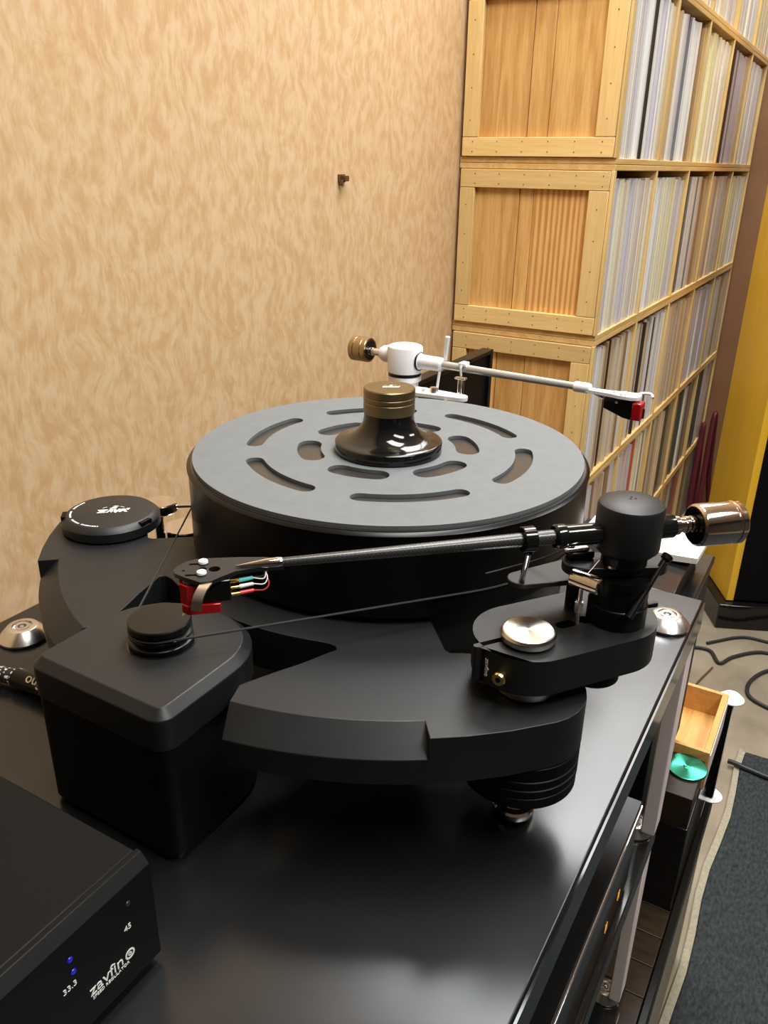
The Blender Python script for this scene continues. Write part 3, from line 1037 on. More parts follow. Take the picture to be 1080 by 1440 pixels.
# board screw and small lettering on its rounded end
sc_a = radians(-93)
ex, ey = TX - .0034, TY + .0037
sx, sy = ex + .0312 * cos(sc_a), ey + .0312 * sin(sc_a)
bm = B()
nd = Vector((cos(sc_a), sin(sc_a), 0))
rod(bm, Vector((sx, sy, BT - .0125)) - nd * .001, Vector((sx, sy, BT - .0125)) + nd * .0040, .0034, seg=24, ends=.0004)
rod(bm, Vector((sx, sy, BT - .0125)) + nd * .0040, Vector((sx, sy, BT - .0125)) + nd * .0052, .0040, .0034, seg=24)
scr = part('clamp_screw', bm, 'gold', ab, smooth=30, label='brass hex screw')
part('hex_socket', rod(B(), Vector((sx, sy, BT - .0125)) + nd * .0050, Vector((sx, sy, BT - .0125)) + nd * .00535, .0017, seg=6), 'black_plastic', tt)
ta = radians(-112)
tnd = Vector((cos(ta), sin(ta), 0))
tpos = Vector((ex, ey, BT - .0120)) + tnd * .0314
Mt = Matrix((( 0, -sin(ta) * 1, tnd.x, tpos.x), (0, cos(ta), tnd.y, tpos.y), (1, 0, tnd.z, tpos.z), (0, 0, 0, 1)))
# reading downwards along the board's edge
Mt = Matrix(((0, -tnd.y, tnd.x, tpos.x), (0, tnd.x, tnd.y, tpos.y), (-1, 0, 0, tpos.z), (0, 0, 0, 1)))
part('side_lettering', text(B(), 'zavfino', .0042, Mt, .0002), 'white_print', ab, label='small white lettering')
part('board_boss', lathe(B(), [(0, 0), (.015, 0), (.016, .001), (.016, .008), (0, .008)], at(TX + bd.x * .040 - bn.x * .0085, TY + bd.y * .040 - bn.y * .0085, BT - .0305), 40), 'anodized_rough', tt)

# rear board
Pr = Vector((-.4103, .7501))
td = Vector((cxr, cyr))
dv = (Pr - td)
ab2, bd2, bn2 = arm_board(cxr, cyr, atan2(dv.y, dv.x), dv.length + .012, front=False)

# ------------------------------------------------------------------ tonearms
def fingers(bm, outline, z0, z1):
    return prism(bm, outline, z0, z1)


def lug(bm, a, b_, r0, r1, z0, z1, n=10):
    """tapered plate with round ends"""
    a, b_ = Vector(a), Vector(b_)
    t = atan2((b_ - a).y, (b_ - a).x)
    pts = [(a.x + r0 * cos(t + pi / 2 + pi * k / n), a.y + r0 * sin(t + pi / 2 + pi * k / n)) for k in range(n + 1)] + \
          [(b_.x + r1 * cos(t - pi / 2 + pi * k / n), b_.y + r1 * sin(t - pi / 2 + pi * k / n)) for k in range(n + 1)]
    return prism(bm, pts, z0, z1)


# --- black arm in front
Pf = (-.0897, .4333)
fa = empty('black_tonearm', (Pf[0], Pf[1], BT + .0004), radians(-137.05), 'black carbon tonearm with chrome counterweight on the front arm board', 'tonearm')
K = dict(parent=fa, local=True)
ZT = .0570
part('pillar', lathe(B(), [(0, 0), (.0172, 0), (.0172, .012), (.0166, .0125), (.0166, .026), (.0178, .0265), (.0178, .031), (0, .031)], None, 64), 'platter_side', smooth=30, **K)
part('pivot_yoke', prism(B(), capsule((-.017, 0), (.024, -.006), .0105, 10), .0312, .0375), 'black_plastic', bevel=.0008, **K)
part('pivot_neck', lathe(B(), [(0, .0376), (.013, .0376), (.013, .0438), (0, .0438)], None, 40), 'black_plastic', **K)
hs = part('pivot_housing', lathe(B(), [(0, .044), (.0150, .044), (.0183, .0475), (.0187, .0490), (.0187, .0725), (.0180, .0742), (.0150, .0756), (.008, .0766), (0, .0770)], None, 80), 'anodized', smooth=28, **K)
bm = B()
for k in range(3):
    a = radians(120 * k + 20)
    lathe(bm, [(0, .0771), (.0007, .0771), (.0007, .0764), (0, .0764)], at(.0016 * cos(a), .0016 * sin(a), 0), 8)
part('pin_hole', bm, 'black_gloss', hs, local=True)
part('tube_sleeve', lathe(B(), [(0, .012), (.0062, .012), (.0062, .0385), (.0068, .0387), (.0070, .0400), (.0070, .0440), (.0062, .0452), (0, .0452)], at(0, 0, ZT) @ Matrix.Rotation(pi / 2, 4, 'Y'), 40), 'black_gloss', smooth=30, **K)
part('arm_tube', rod(B(), (.045, 0, ZT), (.1965, 0, ZT - .0012), .0043, .0024, 28), 'carbon', **K)
part('rest_ring', lathe(B(), [(.0046, .0568), (.0068, .0568), (.0072, .0573), (.0072, .0637), (.0068, .0642), (.0046, .0642)], at(0, 0, ZT) @ Matrix.Rotation(pi / 2, 4, 'Y'), 36), 'black_gloss', smooth=30, **K)
part('tube_tip', lathe(B(), [(0, .1965), (.0027, .1965), (.0029, .1985), (.0026, .2050), (.0003, .2205), (0, .2206)], at(0, 0, ZT - .0012) @ Matrix.Rotation(pi / 2, 4, 'Y'), 28), 'chrome', smooth=40, label='pointed polished tip', **K)
# head plate: outline in the arm's frame, ccw seen from above
ho = [(.196, .0028), (.2085, .0020), (.2207, .0040), (.2287, .0092), (.2330, .0125), (.2385, .0128), (.2420, .0095), (.2460, .0060), (.2508, .0008), (.2516, -.0030), (.2496, -.0072), (.2455, -.0115), (.2405, -.0138), (.2330, -.0136), (.2170, -.0118), (.2050, -.0095), (.196, -.0060)]
ZH = .0538
holes = [circle((.2370, -.0015), .0021, 18), capsule((.2395, .0045), (.2450, .0040), .0009, 6), capsule((.2385, -.0078), (.2430, -.0080), .0009, 6), circle((.2310, -.0005), .0030, 20), circle((.2465, -.0015), .0008, 10)]
head = part('headshell', plate(B(), [ho[::-1]] + holes, ZH - .0011, ZH + .0011), 'anodized', bevel=.0003, **K)
for yy, xx in ((.0042, .2375), (-.0080, .2365)):
    part('cartridge_screw', lathe(B(), [(0, .0), (.0022, 0), (.0026, .0005), (.0024, .0016), (.0014, .0022), (0, .0023)], at(xx, yy, ZH + .0012), 24), 'white_paint', head, local=True, label='pale round screw head')
# finger lift: a bent strip falling from the head's side
fl = [(.2350, .0120, ZH), (.2375, .0165, ZH - .0008), (.2400, .0205, ZH - .0040), (.2412, .0228, ZH - .0090)]
bm = B()
P = spline(fl, 6)
loops = []
for i, p in enumerate(P):
    t = (P[min(i + 1, len(P) - 1)] - P[max(i - 1, 0)]).normalized()
    s = Vector((.93, -.36, 0))
    w = s.cross(t).normalized() * .0005
    hw = .0026
    loops.append([p - s * hw - w, p + s * hw - w, p + s * hw + w, p - s * hw + w])
loft(bm, loops)
part('finger_lift', bm, 'silver', head, local=True, label='bent silver finger lift')
# cartridge under the head
cart = part('cartridge', prism(B(), [(.2235, -.0075), (.2440, -.0075), (.2470, -.0045), (.2470, .0055), (.2440, .0085), (.2235, .0085)], ZH - .0135, ZH - .0014), 'black_gloss', bevel=.0006, **K)
part('red_body', prism(B(), [(.2290, -.0084), (.2450, -.0084), (.2486, -.0048), (.2486, .0060), (.2455, .0096), (.2290, .0096)], ZH - .0190, ZH - .0137), 'red_acrylic', cart, local=True, bevel=.0005, label='translucent red lower body')
part('red_front', prism(B(), [(.2400, .0087), (.2455, .0087), (.2489, .0050), (.2489, -.003), (.2474, -.003), (.2474, .0040), (.2440, .0083)], ZH - .0135, ZH - .0030), 'red_acrylic', cart, local=True)
part('stylus', rod(B(), (.245, .0005, ZH - .0191), (.2490, .0005, ZH - .0235), .0004, seg=8), 'silver', cart, local=True)
cols = [('lead_teal', .0030, -.0040), ('lead_white', .0048, -.0066), ('lead_red', .0058, -.0098), ('lead_blue', -.0035, -.0072)]
for i, (cm, yy, dz) in enumerate(cols):
    zc = ZH + dz - .0012
    part('pin', rod(B(), (.2236, yy, zc), (.2178, yy - .0003, zc + .0002), .0008, seg=10), 'gold', cart, local=True, label='gold cartridge pin')
    part('lead_sleeve', rod(B(), (.2190, yy - .0003, zc + .0002), (.2120, yy - .0012, zc + .0006), .0011, .0009, 10), cm, cart, local=True, label=cm.split('_')[1] + ' lead sleeve')
    part('lead', tube(B(), [(.2122, yy - .0012, zc + .0006), (.2065, yy + .0010 - i * .0008, zc + .0008), (.2052 - .0006 * i, yy - .0020, zc + .0040), (.2068, -.0010 + .0006 * i, ZT - .0035)], .00033, 6, 6), cm if cm != 'lead_teal' else 'lead_white', cart, local=True)
# counterweight behind
BX = Matrix.Rotation(-pi / 2, 4, 'Y')
ZW = ZT + .0008
part('rear_sleeve', lathe(B(), [(0, .012), (.0070, .012), (.0070, .0270), (.0066, .0278), (0, .0278)], at(0, 0, ZW) @ BX, 40), 'black_gloss', smooth=30, **K)
part('counter_shaft', lathe(B(), [(0, .0279), (.0056, .0279), (.0056, .0310), (.0044, .0318), (.0044, .0350), (.0050, .0354), (.0050, .0372), (.0042, .0376), (.0042, .0392), (.0050, .0396), (.0050, .0408), (.0042, .0412), (.0042, .0424), (.0050, .0428), (.0050, .0440), (.0042, .0444), (.0042, .052), (0, .052)],
                            at(0, 0, ZW) @ BX, 32), 'rose_chrome', smooth=25, **K)
cw = part('counterweight', lathe(B(), [(.0062, .0462), (.0062, .0420), (.0112, .0420), (.0124, .0432), (.0126, .0440), (.0126, .0640), (.0122, .0646), (.0122, .0656), (.0128, .0662), (.0128, .0690), (.0112, .0706), (0, .0706), (0, .0530), (.0062, .0530)],
                                 at(0, 0, ZW - .001) @ BX, 72), 'rose_chrome', smooth=25, label='polished counterweight', **K)
part('dark_hub', lathe(B(), [(.0045, .0426), (.0108, .0426), (.0108, .0417), (.0045, .0417)], at(0, 0, ZW - .001) @ BX, 48), 'black_gloss', cw, local=True)
# lifter platform and post under the ring
part('lift_platform', lug(B(), (.012, -.0220), (.0550, -.0165), .0150, .0085, .0205, .0238), 'anodized', bevel=.0006, **K)
part('rest_post', rod(B(), (.0560, -.0135, .0239), (.0590, -.0010, ZT - .0080), .0017, seg=16), 'chrome', **K)
part('rest_foot', rod(B(), (.0592, -.0008, ZT - .0080), (.0598, .0005, ZT - .0060), .0030, seg=16), 'black_gloss', **K)
part('lift_column', rod(B(), (.020, -.0175, .0006), (.020, -.0175, .0204), .0045, seg=20), 'black_plastic', **K)
part('queue_block', box(B(), .0150, .0300, -.0155, -.0060, .0376, .0420), 'black_plastic', bevel=.0012, **K)
part('queue_plate', box(B(), .0180, .0330, -.0160, -.0070, .0422, .0446), 'silver', bevel=.0010, label='small silver plate', **K)
part('queue_screw', rod(B(), (.0290, -.0105, .0447), (.0290, -.0105, .0462), .0028, .0022, 24), 'silver', label='bright screw head', **K)
part('yoke_screw', rod(B(), (.0100, .0060, .0376), (.0100, .0060, .0388), .0028, .0024, 24), 'silver', label='bright screw head', **K)
# chrome thread weight with its coupling
wd = Vector((-.56, .83, 0)).normalized()
wc = Vector((.0275, .0105, .0325))
part('thread_weight', rod(B(), wc - wd * .0092, wc + wd * .0092, .0051, seg=40, ends=.0007), 'chrome', smooth=40, label='small chrome cylinder weight', **K)
part('thread', tube(B(), [wc + Vector((0, 0, .005)), (.0200, .0080, .0440)], .0002, 5, 2), 'lead_white', **K)
part('set_screw', rod(B(), (.0262, .0028, .0006), (.0262, .0028, .0285), .0014, seg=14), 'chrome', **K)
part('hex_coupling', rod(B(), (.0262, .0028, .0085), (.0262, .0028, .0155), .0027, seg=6), 'silver', smooth=20, **K)
part('height_lock', box(B(), -.0225, -.0150, .004, .0075, .0085, .0115), 'black_plastic', bevel=.0006, **K)
# anti-skating lever slanting up behind the pillar
bm = B()
rod(bm, (.0040, .0205, .0120), (-.0215, .0075, .0400), .0022, .0018, 14)
rod(bm, (-.0215, .0075, .0400), (-.0242, .0068, .0425), .0032, .0034, 16, .0006)
part('antiskate_lever', bm, 'black_plastic', **K)
part('signal_wire', tube(B(), [(.030, -.016, .040), (.040, -.026, .030), (.055, -.034, .022), (.070, -.036, .018)], .0005, 6), 'cable_black', **K)

# --- white arm at the back
ya = radians(-2.2)
wa = empty('white_tonearm', (Pr.x, Pr.y, BT + .0004), ya, 'white and silver tonearm with bronze counterweight standing behind the platter', 'tonearm')
K = dict(parent=wa, local=True)
part('pillar', lathe(B(), [(0, 0), (.0150, 0), (.0150, .034), (.0178, .0345), (.0178, .0395), (0, .0395)], None, 48), 'white_paint', **K)
part('pivot_ring', lathe(B(), [(0, .0397), (.0170, .0397), (.0178, .0405), (.0178, .0430), (0, .0430)], None, 48), 'black_plastic', **K)
hs = part('pivot_housing', lathe(B(), [(0, .0432), (.0178, .0432), (.0187, .0440), (.0187, .0690), (.0180, .0706), (.0150, .0718), (0, .0728)], None, 64), 'white_paint', smooth=28, **K)
ZR = .0565
part('tube_sleeve', lathe(B(), [(0, .016), (.0088, .016), (.0088, .0190), (.0076, .0195), (.0072, .0440), (.0050, .0460), (0, .0460)], at(0, 0, ZR) @ Matrix.Rotation(pi / 2, 4, 'Y'), 36), 'white_paint', smooth=30, **K)
part('sleeve_gasket', lathe(B(), [(.0075, .0170), (.0098, .0170), (.0098, .0188), (.0075, .0188)], at(0, 0, ZR) @ Matrix.Rotation(pi / 2, 4, 'Y'), 36), 'black_plastic', **K)
part('arm_tube', rod(B(), (.0460, 0, ZR), (.192, 0, ZR - .001), .0042, .0034, 24), 'silver_tube', **K)
part('rest_clip', box(B(), .0660, .0740, -.0055, .0055, ZR + .0020, ZR + .0062), 'white_paint', bevel=.001, **K)
part('clip_arm', tube(B(), [(.0700, -.0055, ZR + .004), (.0700, -.0068, ZR), (.0705, -.0060, ZR - .007)], .0012, 8), 'white_paint', **K)
part('rest_bar', box(B(), .0640, .0760, -.0080, -.0020, ZR - .0105, ZR - .0085), 'silver', bevel=.0006, **K)
part('rest_post', rod(B(), (.0685, -.0055, .0300), (.0685, -.0055, ZR - .0106), .0015, seg=12), 'chrome', **K)
part('rest_post', rod(B(), (.0725, -.0055, .0300), (.0725, -.0055, ZR - .0106), .0015, seg=12), 'chrome', **K)
part('lift_platform', lug(B(), (.012, -.0120), (.0725, -.0080), .0125, .0072, .0245, .0298), 'white_paint', bevel=.001, **K)
part('platform_screw', rod(B(), (.0430, -.012, .0299), (.0430, -.012, .0350), .0046, .0040, 24), 'silver', label='silver adjusting screw', **K)
part('platform_nut', rod(B(), (.0330, -.014, .0299), (.0330, -.014, .0330), .0040, .0036, 6), 'white_paint', **K)
part('lift_lever', rod(B(), (.0460, .004, ZR + .004), (.0480, .004, ZR + .0290), .0020, .0026, 14, .0006), 'white_paint', **K)
part('lever_drop', rod(B(), (.0450, -.010, .0299), (.0460, -.007, ZR - .006), .0014, .0014, 10), 'white_paint', **K)
part('thread_hook', tube(B(), [(.058, -.0175, .0262), (.064, -.0200, .0235), (.069, -.0215, .0190)], .0008, 6), 'silver', **K)
part('head_collar', lathe(B(), [(0, .188), (.0046, .188), (.0050, .1895), (.0050, .2010), (.0042, .2040), (0, .2040)], at(0, 0, ZR - .001) @ Matrix.Rotation(pi / 2, 4, 'Y'), 28), 'white_paint', smooth=30, **K)
ho = [(.200, .0045), (.200, -.0045), (.2250, -.0068), (.2330, -.0090), (.2450, -.0090), (.2500, -.0060), (.2515, .0000), (.2500, .0070), (.2440, .0105), (.2330, .0090), (.2240, .0060)]
ZH2 = ZR - .0025
head = part('headshell', plate(B(), [ho, capsule((.2310, .0048), (.2390, .0055), .0010, 6), capsule((.2310, -.0052), (.2390, -.0060), .0010, 6), circle((.2260, 0), .0022, 16)], ZH2 - .0016, ZH2 + .0014), 'white_paint', bevel=.0004, **K)
part('finger_lift', tube(B(), [(.2450, .0090, ZH2), (.2500, .0140, ZH2 + .0012), (.2560, .0160, ZH2 + .0006), (.2590, .0130, ZH2 - .0016)], .0014, 8), 'white_paint', head, local=True)
for yy in (.0052, -.0056):
    part('cartridge_screw', lathe(B(), [(0, 0), (.0020, 0), (.0020, .0012), (0, .0015)], at(.2350, yy, ZH2 + .0015), 16), 'silver', head, local=True)
bm = B()
loft(bm, [[(.2260, -.0070, z) for z in ()] or [(.2200, -.0075, ZH2 - .0018), (.2462, -.0075, ZH2 - .0018), (.2462, -.0075, ZH2 - .0200), (.2390, -.0075, ZH2 - .0190), (.2200, -.0075, ZH2 - .0125)],
          [(.2200, .0075, ZH2 - .0018), (.2462, .0075, ZH2 - .0018), (.2462, .0075, ZH2 - .0200), (.2390, .0075, ZH2 - .0190), (.2200, .0075, ZH2 - .0125)]])
cart = part('cartridge', bm, 'black_gloss', bevel=.0005, **K)
bm = B()
box(bm, .2465, .2550, -.0086, .0050, ZH2 - .0198, ZH2 - .0036)
part('red_face', bm, 'red_acrylic', cart, local=True, bevel=.0012, label='red stylus block')
part('stylus_guard', box(B(), .2552, .2560, .0005, .0025, ZH2 - .0190, ZH2 - .0100), 'black_plastic', cart, local=True)
part('side_screw', rod(B(), (.2320, -.0075, ZH2 - .0055), (.2320, -.0083, ZH2 - .0055), .0014, seg=12), 'silver', cart, local=True)
for i, yy in enumerate((-.004, 0, .004)):
    part('lead', tube(B(), [(.2200, yy, ZH2 - .0050), (.2165, yy - .001, ZH2 - .0050), (.2130, yy * .6 - .001, ZH2 - .0034), (.2060, 0, ZH2 - .0022)], .0007, 6), ['lead_white', 'lead_blue', 'lead_white'][i], cart, local=True)
ZW = ZR + .003
part('rear_ball', lathe(B(), [(0, .014), (.0085, .014), (.0092, .020), (.0086, .0260), (.0062, .0300), (0, .0305)], at(0, 0, ZW) @ BX, 36), 'white_paint', smooth=40, **K)
part('counter_shaft', lathe(B(), [(0, .0300), (.0038, .0300), (.0038, .0400), (.0044, .0404), (.0044, .0420), (.0036, .0424), (.0036, .0440), (.0044, .0444), (.0044, .0460), (.0036, .0464), (.0036, .0480), (.0044, .0484), (.0044, .056), (0, .056)], at(0, 0, ZW) @ BX, 28), 'silver', smooth=25, **K)
cw = part('counterweight', lathe(B(), [(.0060, .0540), (.0060, .0445), (.0125, .0445), (.0132, .0452), (.0132, .0500), (.0127, .0505), (.0132, .0510), (.0132, .0590), (.0127, .0595), (.0134, .0600), (.0134, .0650), (.0120, .0662), (0, .0662), (0, .0580), (.0060, .0580)], at(0, 0, ZW + .001) @ BX, 64), 'bronze_light', smooth=25, label='bronze counterweight', **K)
part('hub_disc', lathe(B(), [(.0048, .0446), (.0108, .0446), (.0108, .0441), (.0048, .0441)], at(0, 0, ZW + .001) @ BX, 40), 'black_gloss', cw, local=True)

# ------------------------------------------------------------------ motor, belt, controller, cable
MO = .780
mo = empty('motor_unit', (-.33, .30, RT + .0002), 0, 'black chamfered motor block with a grooved pulley standing in the notch of the turntable', 'motor')
corn = [(-.3845, .2445), (-.2745, .2435), (-.2745, .3490), (-.3845, .3490)]
rad = [.010, .010, .046, .052]
o1 = round_poly(corn, rad, 10)
cen = Vector((-.3295, .2965))


def inset(pts, d):
    """move each point inwards along its corner normal"""
    out = []
    m = len(pts)
    for i in range(m):
        a, p, c = Vector(pts[i - 1]), Vector(pts[i]), Vector(pts[(i + 1) % m])
        t = ((p - a).normalized() + (c - p).normalized()).normalized()
        out.append((p.x - t.y * d, p.y + t.x * d))
    return out


o2 = inset(o1, .0055)
part('top_plate', loft(B(), [[(x, y, MO - .0255) for x, y in o1], [(x, y, MO - .0055) for x, y in o1], [(x, y, MO) for x, y in o2]]), 'anodized', mo, bevel=.0005, smooth=25)
o3 = inset(o1, .0008)
part('body', prism(B(), o3, RT + .004, MO - .0259), 'anodized_rough', mo, bevel=.0006, smooth=25)
for x, y in ((-.375, .254), (-.284, .253), (-.345, .338)):
    part('foot', lathe(B(), [(0, 0), (.006, 0), (.006, .0038), (0, .0038)], at(x, y, RT + .0003), 16), 'black_plastic', mo)
px, py = -.3285, .2995
part('pulley', lathe(B(), [(0, 0), (.0190, 0), (.0195, .0008), (.0195, .0030), (.0172, .0042), (.0172, .0058), (.0192, .0068), (.0192, .0080), (.0176, .0090), (.0176, .0102), (.0190, .0116), (.0190, .0150), (.0184, .0158), (0, .0166)], at(px, py, MO + .0003), 72),
     'black_plastic', mo, smooth=30, label='grooved pulley')
part('pulley_well', lathe(B(), [(0, .0), (.0212, .0), (.0212, .0003), (0, .0003)], at(px, py, MO - .00015), 48), 'black_gloss', mo)

# thread belt round pulley and platter
BZ = MO + .0099
r1, r2 = .0186, .1602
d = Vector((px - C.x, py - C.y))
D = d.length
base = atan2(d.y, d.x)
th = math.acos((r2 - r1) / D)
pts = []
for k in range(13):                    # round the pulley's outer side
    a = base - th + 2 * th * k / 12
    pts.append((px + r1 * cos(a), py + r1 * sin(a), BZ))
n = 72
for k in range(n + 1):
    a = base + th + (2 * pi - 2 * th) * k / n
    pts.append((C.x + r2 * cos(a), C.y + r2 * sin(a), BZ))
bm = B()
loops = []
m_ = len(pts)
for i, p in enumerate(pts):
    a, c = Vector(pts[i - 1]), Vector(pts[(i + 1) % m_])
    t = (c - a).normalized()
    s = Vector((t.y, -t.x, 0))
    loops.append([Vector(p) + .00075 * (cos(2 * pi * k / 6) * s + sin(2 * pi * k / 6) * Vector((0, 0, 1))) for k in range(6)])
loops.append(loops[0])
loft(bm, loops, False, False)
bmesh.ops.remove_doubles(bm, verts=bm.verts, dist=1e-6)
thing('drive_belt', bm, 'belt_rubber', 'thin black thread belt running from the pulley round the platter', 'belt')

# speed controller in the corner
QX, QY, QZ = -.2403, .1966, 1.05 - .3056
sc = empty('speed_controller', (-.34, .10, RT + .0002), 0, 'black controller box with white lettering and blue lamps in front of the motor block', 'controller')
bx0, by0 = -.46, -.02
part('case', box(B(), bx0, QX - .0085, by0, QY - .001, RT + .006, QZ), 'anodized_rough', sc, bevel=.001)
fr = [(QX - .0082, RT + .006), (QX, RT + .006), (QX, QZ - .0050), (QX - .0052, QZ + .0006), (QX - .0082, QZ + .0006)]
fp = part('front_panel', loft(B(), [[(x, by0, z) for x, z in fr], [(x, QY, z) for x, z in fr]]), 'anodized_rough', sc, bevel=.0004)
for x, y in ((-.44, .0), (-.26, .0), (-.44, .18), (-.26, .18)):
    part('foot', lathe(B(), [(0, 0), (.008, 0), (.008, .0056), (0, .0056)], at(x, y, RT + .0003), 16), 'black_plastic', sc)


def MX(y, z, tilt=0.):
    """writing plane on the panel's outer face, text running along +y"""
    return Matrix(((0, 0, 1, QX + .00015), (1, 0, 0, y), (0, 1, 0, z), (0, 0, 0, 1))) @ Matrix.Rotation(tilt, 4, 'Z')


ZB = 1.05
bm = B()
text(bm, 'zavfin', .0092, MX(.1638, ZB - .3512), .0001, 0, .98)
part('brand_lettering', bm, 'white_print', fp, label='white lettering')
bm = B()
plate_o = [circle((0, 0), .0029, 28), circle((0, 0), .0020, 24)]
plate(bm, plate_o, 0, .0002)
plate(bm, [circle((0, 0), .0011, 16), circle((0, 0), .0006, 12)], 0, .0002)
bm.transform(MX(.1778, ZB - .3515))
part('ringed_letter', bm, 'white_print', fp, label='white ringed letter o')
bm = B()
text(bm, 'SPEED REGULATOR', .0026, MX(.1658, ZB - .3560), .0001, 0, .98)
part('small_lettering', bm, 'white_print', fp)
part('speed_lettering', text(B(), '33.3', .0045, MX(.1448, ZB - .3372), .0001), 'white_print', fp)
part('speed_lettering', text(B(), '45', .0045, MX(.1788, ZB - .3352), .0001), 'white_print', fp)
for y, z, mm in ((.1472, -.3222, 'blue_lamp'), (.1478, -.3302, 'blue_lamp'), (.1808, -.3215, 'dim_lens')):
    M = Matrix(((0, 0, 1, QX + .0001), (1, 0, 0, y), (0, 1, 0, ZB + z), (0, 0, 0, 1)))
    part('indicator_lamp' if mm == 'blue_lamp' else 'push_button', lathe(B(), [(0, .0006), (.0012, .0005), (.0015, 0)], M, 16), mm, fp)

# power cable with a plug entering the motor from the left
pc = empty('power_cable', (-.50, .305, RT + .0002), 0, 'black and white braided power cable with gold lettered sleeve plugged into the motor', 'cable')
zc = RT + .0085
part('braid', tube(B(), [(-.5998, .280, zc), (-.575, .290, zc), (-.54, .3015, zc), (-.504, .3110, zc)], .0062, 14), 'braid', pc)
pl = part('plug_sleeve', rod(B(), (-.505, .3108, zc), (-.398, .3215, zc), .0076, .0078, 24, .0015), 'black_plastic', pc)
dirp = Vector((.107, .0107, 0)).normalized()
# gold letters upside down to the camera, reading from the motor side
tp = Vector((-.4725, .3141, zc)) + Vector((dirp.y, -dirp.x, 0)) * .0053 + Vector((0, 0, .0062))
nz_ = (Vector((dirp.y, -dirp.x, 0)) * .65 + Vector((0, 0, .76))).normalized()
xx_ = -dirp
yy_ = nz_.cross(xx_)
Mt = Matrix(((xx_.x, yy_.x, nz_.x, tp.x), (xx_.y, yy_.y, nz_.y, tp.y), (xx_.z, yy_.z, nz_.z, tp.z), (0, 0, 0, 1)))
part('sleeve_lettering', text(B(), 'zavfino', .0112, Mt, .0003), 'gold_print', pl, label='gold lettering')

# ------------------------------------------------------------------ beyond the rack
cb = empty('black_cabinet', (-.32, .92, .0806), 0, 'low black cabinet on the dark stand just past the end of the rack', 'cabinet')
CZ = 1.05 - .47
part('carcass', box(B(), -.53, -.205, .795, 1.052, .0806, CZ - .012), 'rack_edge', cb, bevel=.002)
part('front', box(B(), -.2045, -.104, .795, 1.050, .302, CZ - .012), 'anodized_rough', cb, bevel=.002)
part('top', box(B(), -.532, -.1015, .792, 1.055, CZ - .0115, CZ), 'rack_black', cb, bevel=.002)
sb = empty('flat_black_case', (-.18, .95, CZ), 0, 'flat black case under the white booklet on the black cabinet', 'case')
part('body', box(B(), -.265, -.118, .86, 1.015, CZ + .0005, CZ + .026), 'black_plastic', sb, bevel=.003)
part('lid', box(B(), -.266, -.117, .859, 1.016, CZ + .0262, CZ + .031), 'rack_edge', sb, bevel=.001)
bk = empty('white_booklet', (-.17, .98, CZ + .0312), radians(4), 'white booklet with a curled corner lying on the flat black case', 'booklet')
bm = B()
nx, ny = 8, 8
for zz in (0, 1):
    pass
grid = {}
for i in range(nx + 1):
    for j in range(ny + 1):
        x = -.255 + .146 * i / nx
        y = .935 + .092 * j / ny
        lift = .006 * (i / nx) ** 3 * (1 - j / ny) ** 2
        for s, h in ((0, .0315), (1, .0385)):
            grid[i, j, s] = bm.verts.new((x, y, CZ + h + lift + .0015 * sin(3 * i / nx) * s))
for i in range(nx):
    for j in range(ny):
        for s in (0, 1):
            bm.faces.new([grid[q] for q in ((i, j, s), (i + 1, j, s), (i + 1, j + 1, s), (i, j + 1, s))])
for i in range(nx):
    for j in (0, ny):
        bm.faces.new([grid[q] for q in ((i, j, 0), (i + 1, j, 0), (i + 1, j, 1), (i, j, 1))])
for j in range(ny):
    for i in (0, nx):
        bm.faces.new([grid[q] for q in ((i, j, 0), (i, j + 1, 0), (i, j + 1, 1), (i, j, 1))])
part('pages', bm, 'paper', bk)

pn = empty('acoustic_screen', (-.59, 1.16, FL), 0, 'thin black upright screen standing behind the platter in front of the crates', 'screen')
part('board', box(B(), -.597, -.583, .935, 1.386, FL + .004, .730), 'anodized_rough', pn)
part('frame_edge', box(B(), -.600, -.578, 1.3865, 1.398, FL + .004, .738), 'black_plastic', pn, bevel=.001)
part('frame_edge', box(B(), -.600, -.578, .93, 1.386, .7305, .738), 'black_plastic', pn, bevel=.001)
part('foot_bar', box(B(), -.615, -.578, .95, 1.38, FL + .0002, FL + .0038), 'black_plastic', pn)

# loudspeaker: yellow side, black front, black plinth
KF = 1.38 / 1.05
A = Vector((-.145, 1.955)) * KF
uf, us = radians(24), radians(117)
U = Vector((cos(uf), sin(uf)))
V = Vector((cos(us), sin(us)))


def spk(a, b_, z):
    p = A + U * a * KF + V * b_ * KF
    return (p.x, p.y, FL + z * KF)


def sbox(bm, a0, a1, b0, b1, z0, z1):
    l = [(a0, b0), (a1, b0), (a1, b1), (a0, b1)]
    return loft(bm, [[spk(a, b_, z0) for a, b_ in l], [spk(a, b_, z1) for a, b_ in l]])


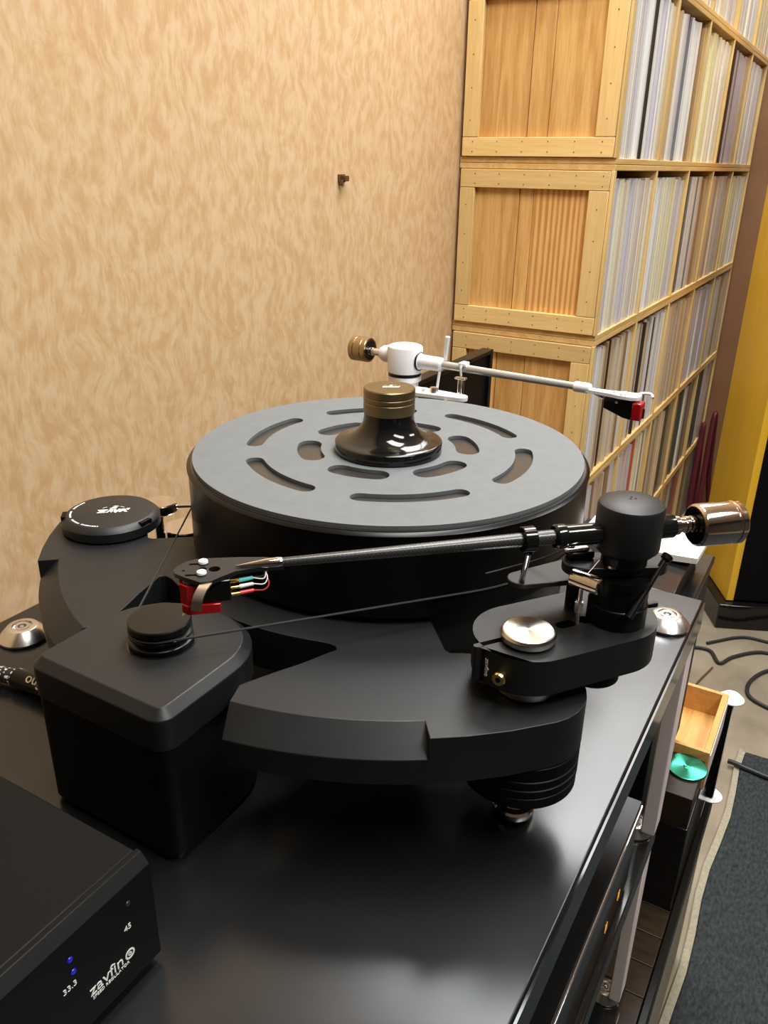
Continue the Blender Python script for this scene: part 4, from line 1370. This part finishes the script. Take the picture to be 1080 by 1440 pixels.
sp = empty('loudspeaker', spk(.15, .12, 0), 0, 'tall loudspeaker with a yellow side and black front beyond the carpet', 'loudspeaker')
SH = 1.36
part('plinth_base', sbox(B(), -.022, .33, -.022, .27, 0, .066), 'black_gloss', sp, bevel=.003)
part('side_panel', sbox(B(), 0, .018, 0, .235, .068, SH), 'yellow_panel', sp, bevel=.0015, label='yellow side panel')
part('side_panel', sbox(B(), .282, .30, 0, .235, .068, SH), 'yellow_panel', sp, bevel=.0015, label='yellow side panel')
part('cabinet', sbox(B(), .0185, .2815, .006, .235, .068, SH), 'rack_edge', sp)
part('front_grille', sbox(B(), .0185, .2815, -.004, .0055, .072, SH - .004), 'grille_cloth', sp, bevel=.002, label='black cloth front')
for zz, rr in ((.36, .095), (.60, .095), (1.0, .06)):
    M = Matrix.Translation(spk(.15, -.0047, zz)) @ Vector((-V.x, -V.y, 0)).to_track_quat('Z', 'Y').to_matrix().to_4x4()
    part('driver', lathe(B(), [(0, 0), (rr, 0), (rr, .004), (rr - .010, .005), (rr - .014, .002), (.03, .0008), (.022, .003), (0, .006)], M, 40), 'speaker_cone', sp)

# red cables heaped at the far end of the crates
rc = B()
tube(rc, [(-.445, 3.50, FL + .011), (-.455, 3.44, FL + .03), (-.463, 3.40, -.02), (-.465, 3.385, .10), (-.463, 3.36, .02), (-.455, 3.30, -.16), (-.440, 3.26, FL + .011),
          (-.42, 3.30, FL + .011), (-.43, 3.38, -.12), (-.440, 3.44, .06), (-.438, 3.465, .13), (-.435, 3.49, .04), (-.425, 3.51, -.16), (-.40, 3.52, FL + .011)], .0105, 8)
thing('red_cable', rc, 'red_cable', 'dark red cable hanging in loops down the far end of the crates', 'cable')

# carpet and floor cables
cp = empty('carpet', (.6, .4, FL), 0, 'dark grey carpet with a pale bound edge along the foot of the stand', 'carpet')
bm = B()
pts = []
for k in range(41):
    y = -1.2 + 2.62 * k / 40 + .19 * (k / 40)
    pts.append((-.020 + .004 * sin(k * 1.3) + .003 * sin(k * .37), min(y, 1.61)))
pts = [p for p in pts if p[1] < 1.45] + [(-.0185, 1.455)]
outl = pts + [(.35, 1.47), (1.6, 1.50), (1.6, -1.2)]
fl = lambda l: [(x * KF, y * KF) for x, y in l]
part('pile', prism(B(), fl(outl)[::-1], FL + .0006, FL + .0125), 'carpet_pile', cp, bevel=.003)
bl = [(x - .0005, y) for x, y in pts] + [(x - .011, y + .010) for x, y in pts[::-1]]
part('bound_edge', prism(B(), fl(bl), FL + .0006, FL + .0085), 'carpet_binding', cp, label='pale fuzzy bound edge')

CBL = [('black cable curving from the cabinet over the bare floor to the speaker', [(-.20, 1.79, .0045), (-.165, 1.805, .0045), (-.142, 1.80, .0045), (-.117, 1.76, .0045), (-.095, 1.802, .0045), (-.055, 1.85, .0045), (-.02, 1.865, .0045), (.06, 1.865, .0045), (.2, 1.82, .0045)], .0042),
       ('black cable lying along the foot of the yellow speaker', [(-.158, 1.835, .004), (-.130, 1.868, .004), (-.104, 1.897, .004), (-.075, 1.915, .004), (-.03, 1.918, .004), (.05, 1.925, .004), (.16, 1.93, .004)], .0037),
       ('black cable looping at the carpet corner', [(.12, 1.82, .0045), (.03, 1.808, .0045), (-.016, 1.786, .0045), (-.045, 1.722, .0045), (-.042, 1.665, .0045), (-.008, 1.640, .0045), (.05, 1.63, .0045), (.15, 1.65, .0045)], .0042),
       ('thin brown wire on the bare floor beside the cabinet', [(-.135, 1.20, .003), (-.150, 1.45, .003), (-.150, 1.62, .003), (-.128, 1.735, .003)], .0022)]
for lb, ptl, rr in CBL:
    thing('floor_cable', tube(B(), [(x * KF, y * KF, FL + z * KF) for x, y, z in ptl], rr * KF, 8), 'cable_black' if 'brown' not in lb else 'bracket_brown', lb, 'cable')
thing('carpet_cable', tube(B(), [(x * KF, y * KF, FL + z) for x, y, z in ((-.043, 1.405, .0155), (-.030, 1.402, .0182), (-.005, 1.396, .0195), (.05, 1.392, .0195), (.15, 1.41, .0195), (.4, 1.38, .0195))], .0062, 8), 'cable_black',
      'thick black cable crossing the dark carpet', 'cable')
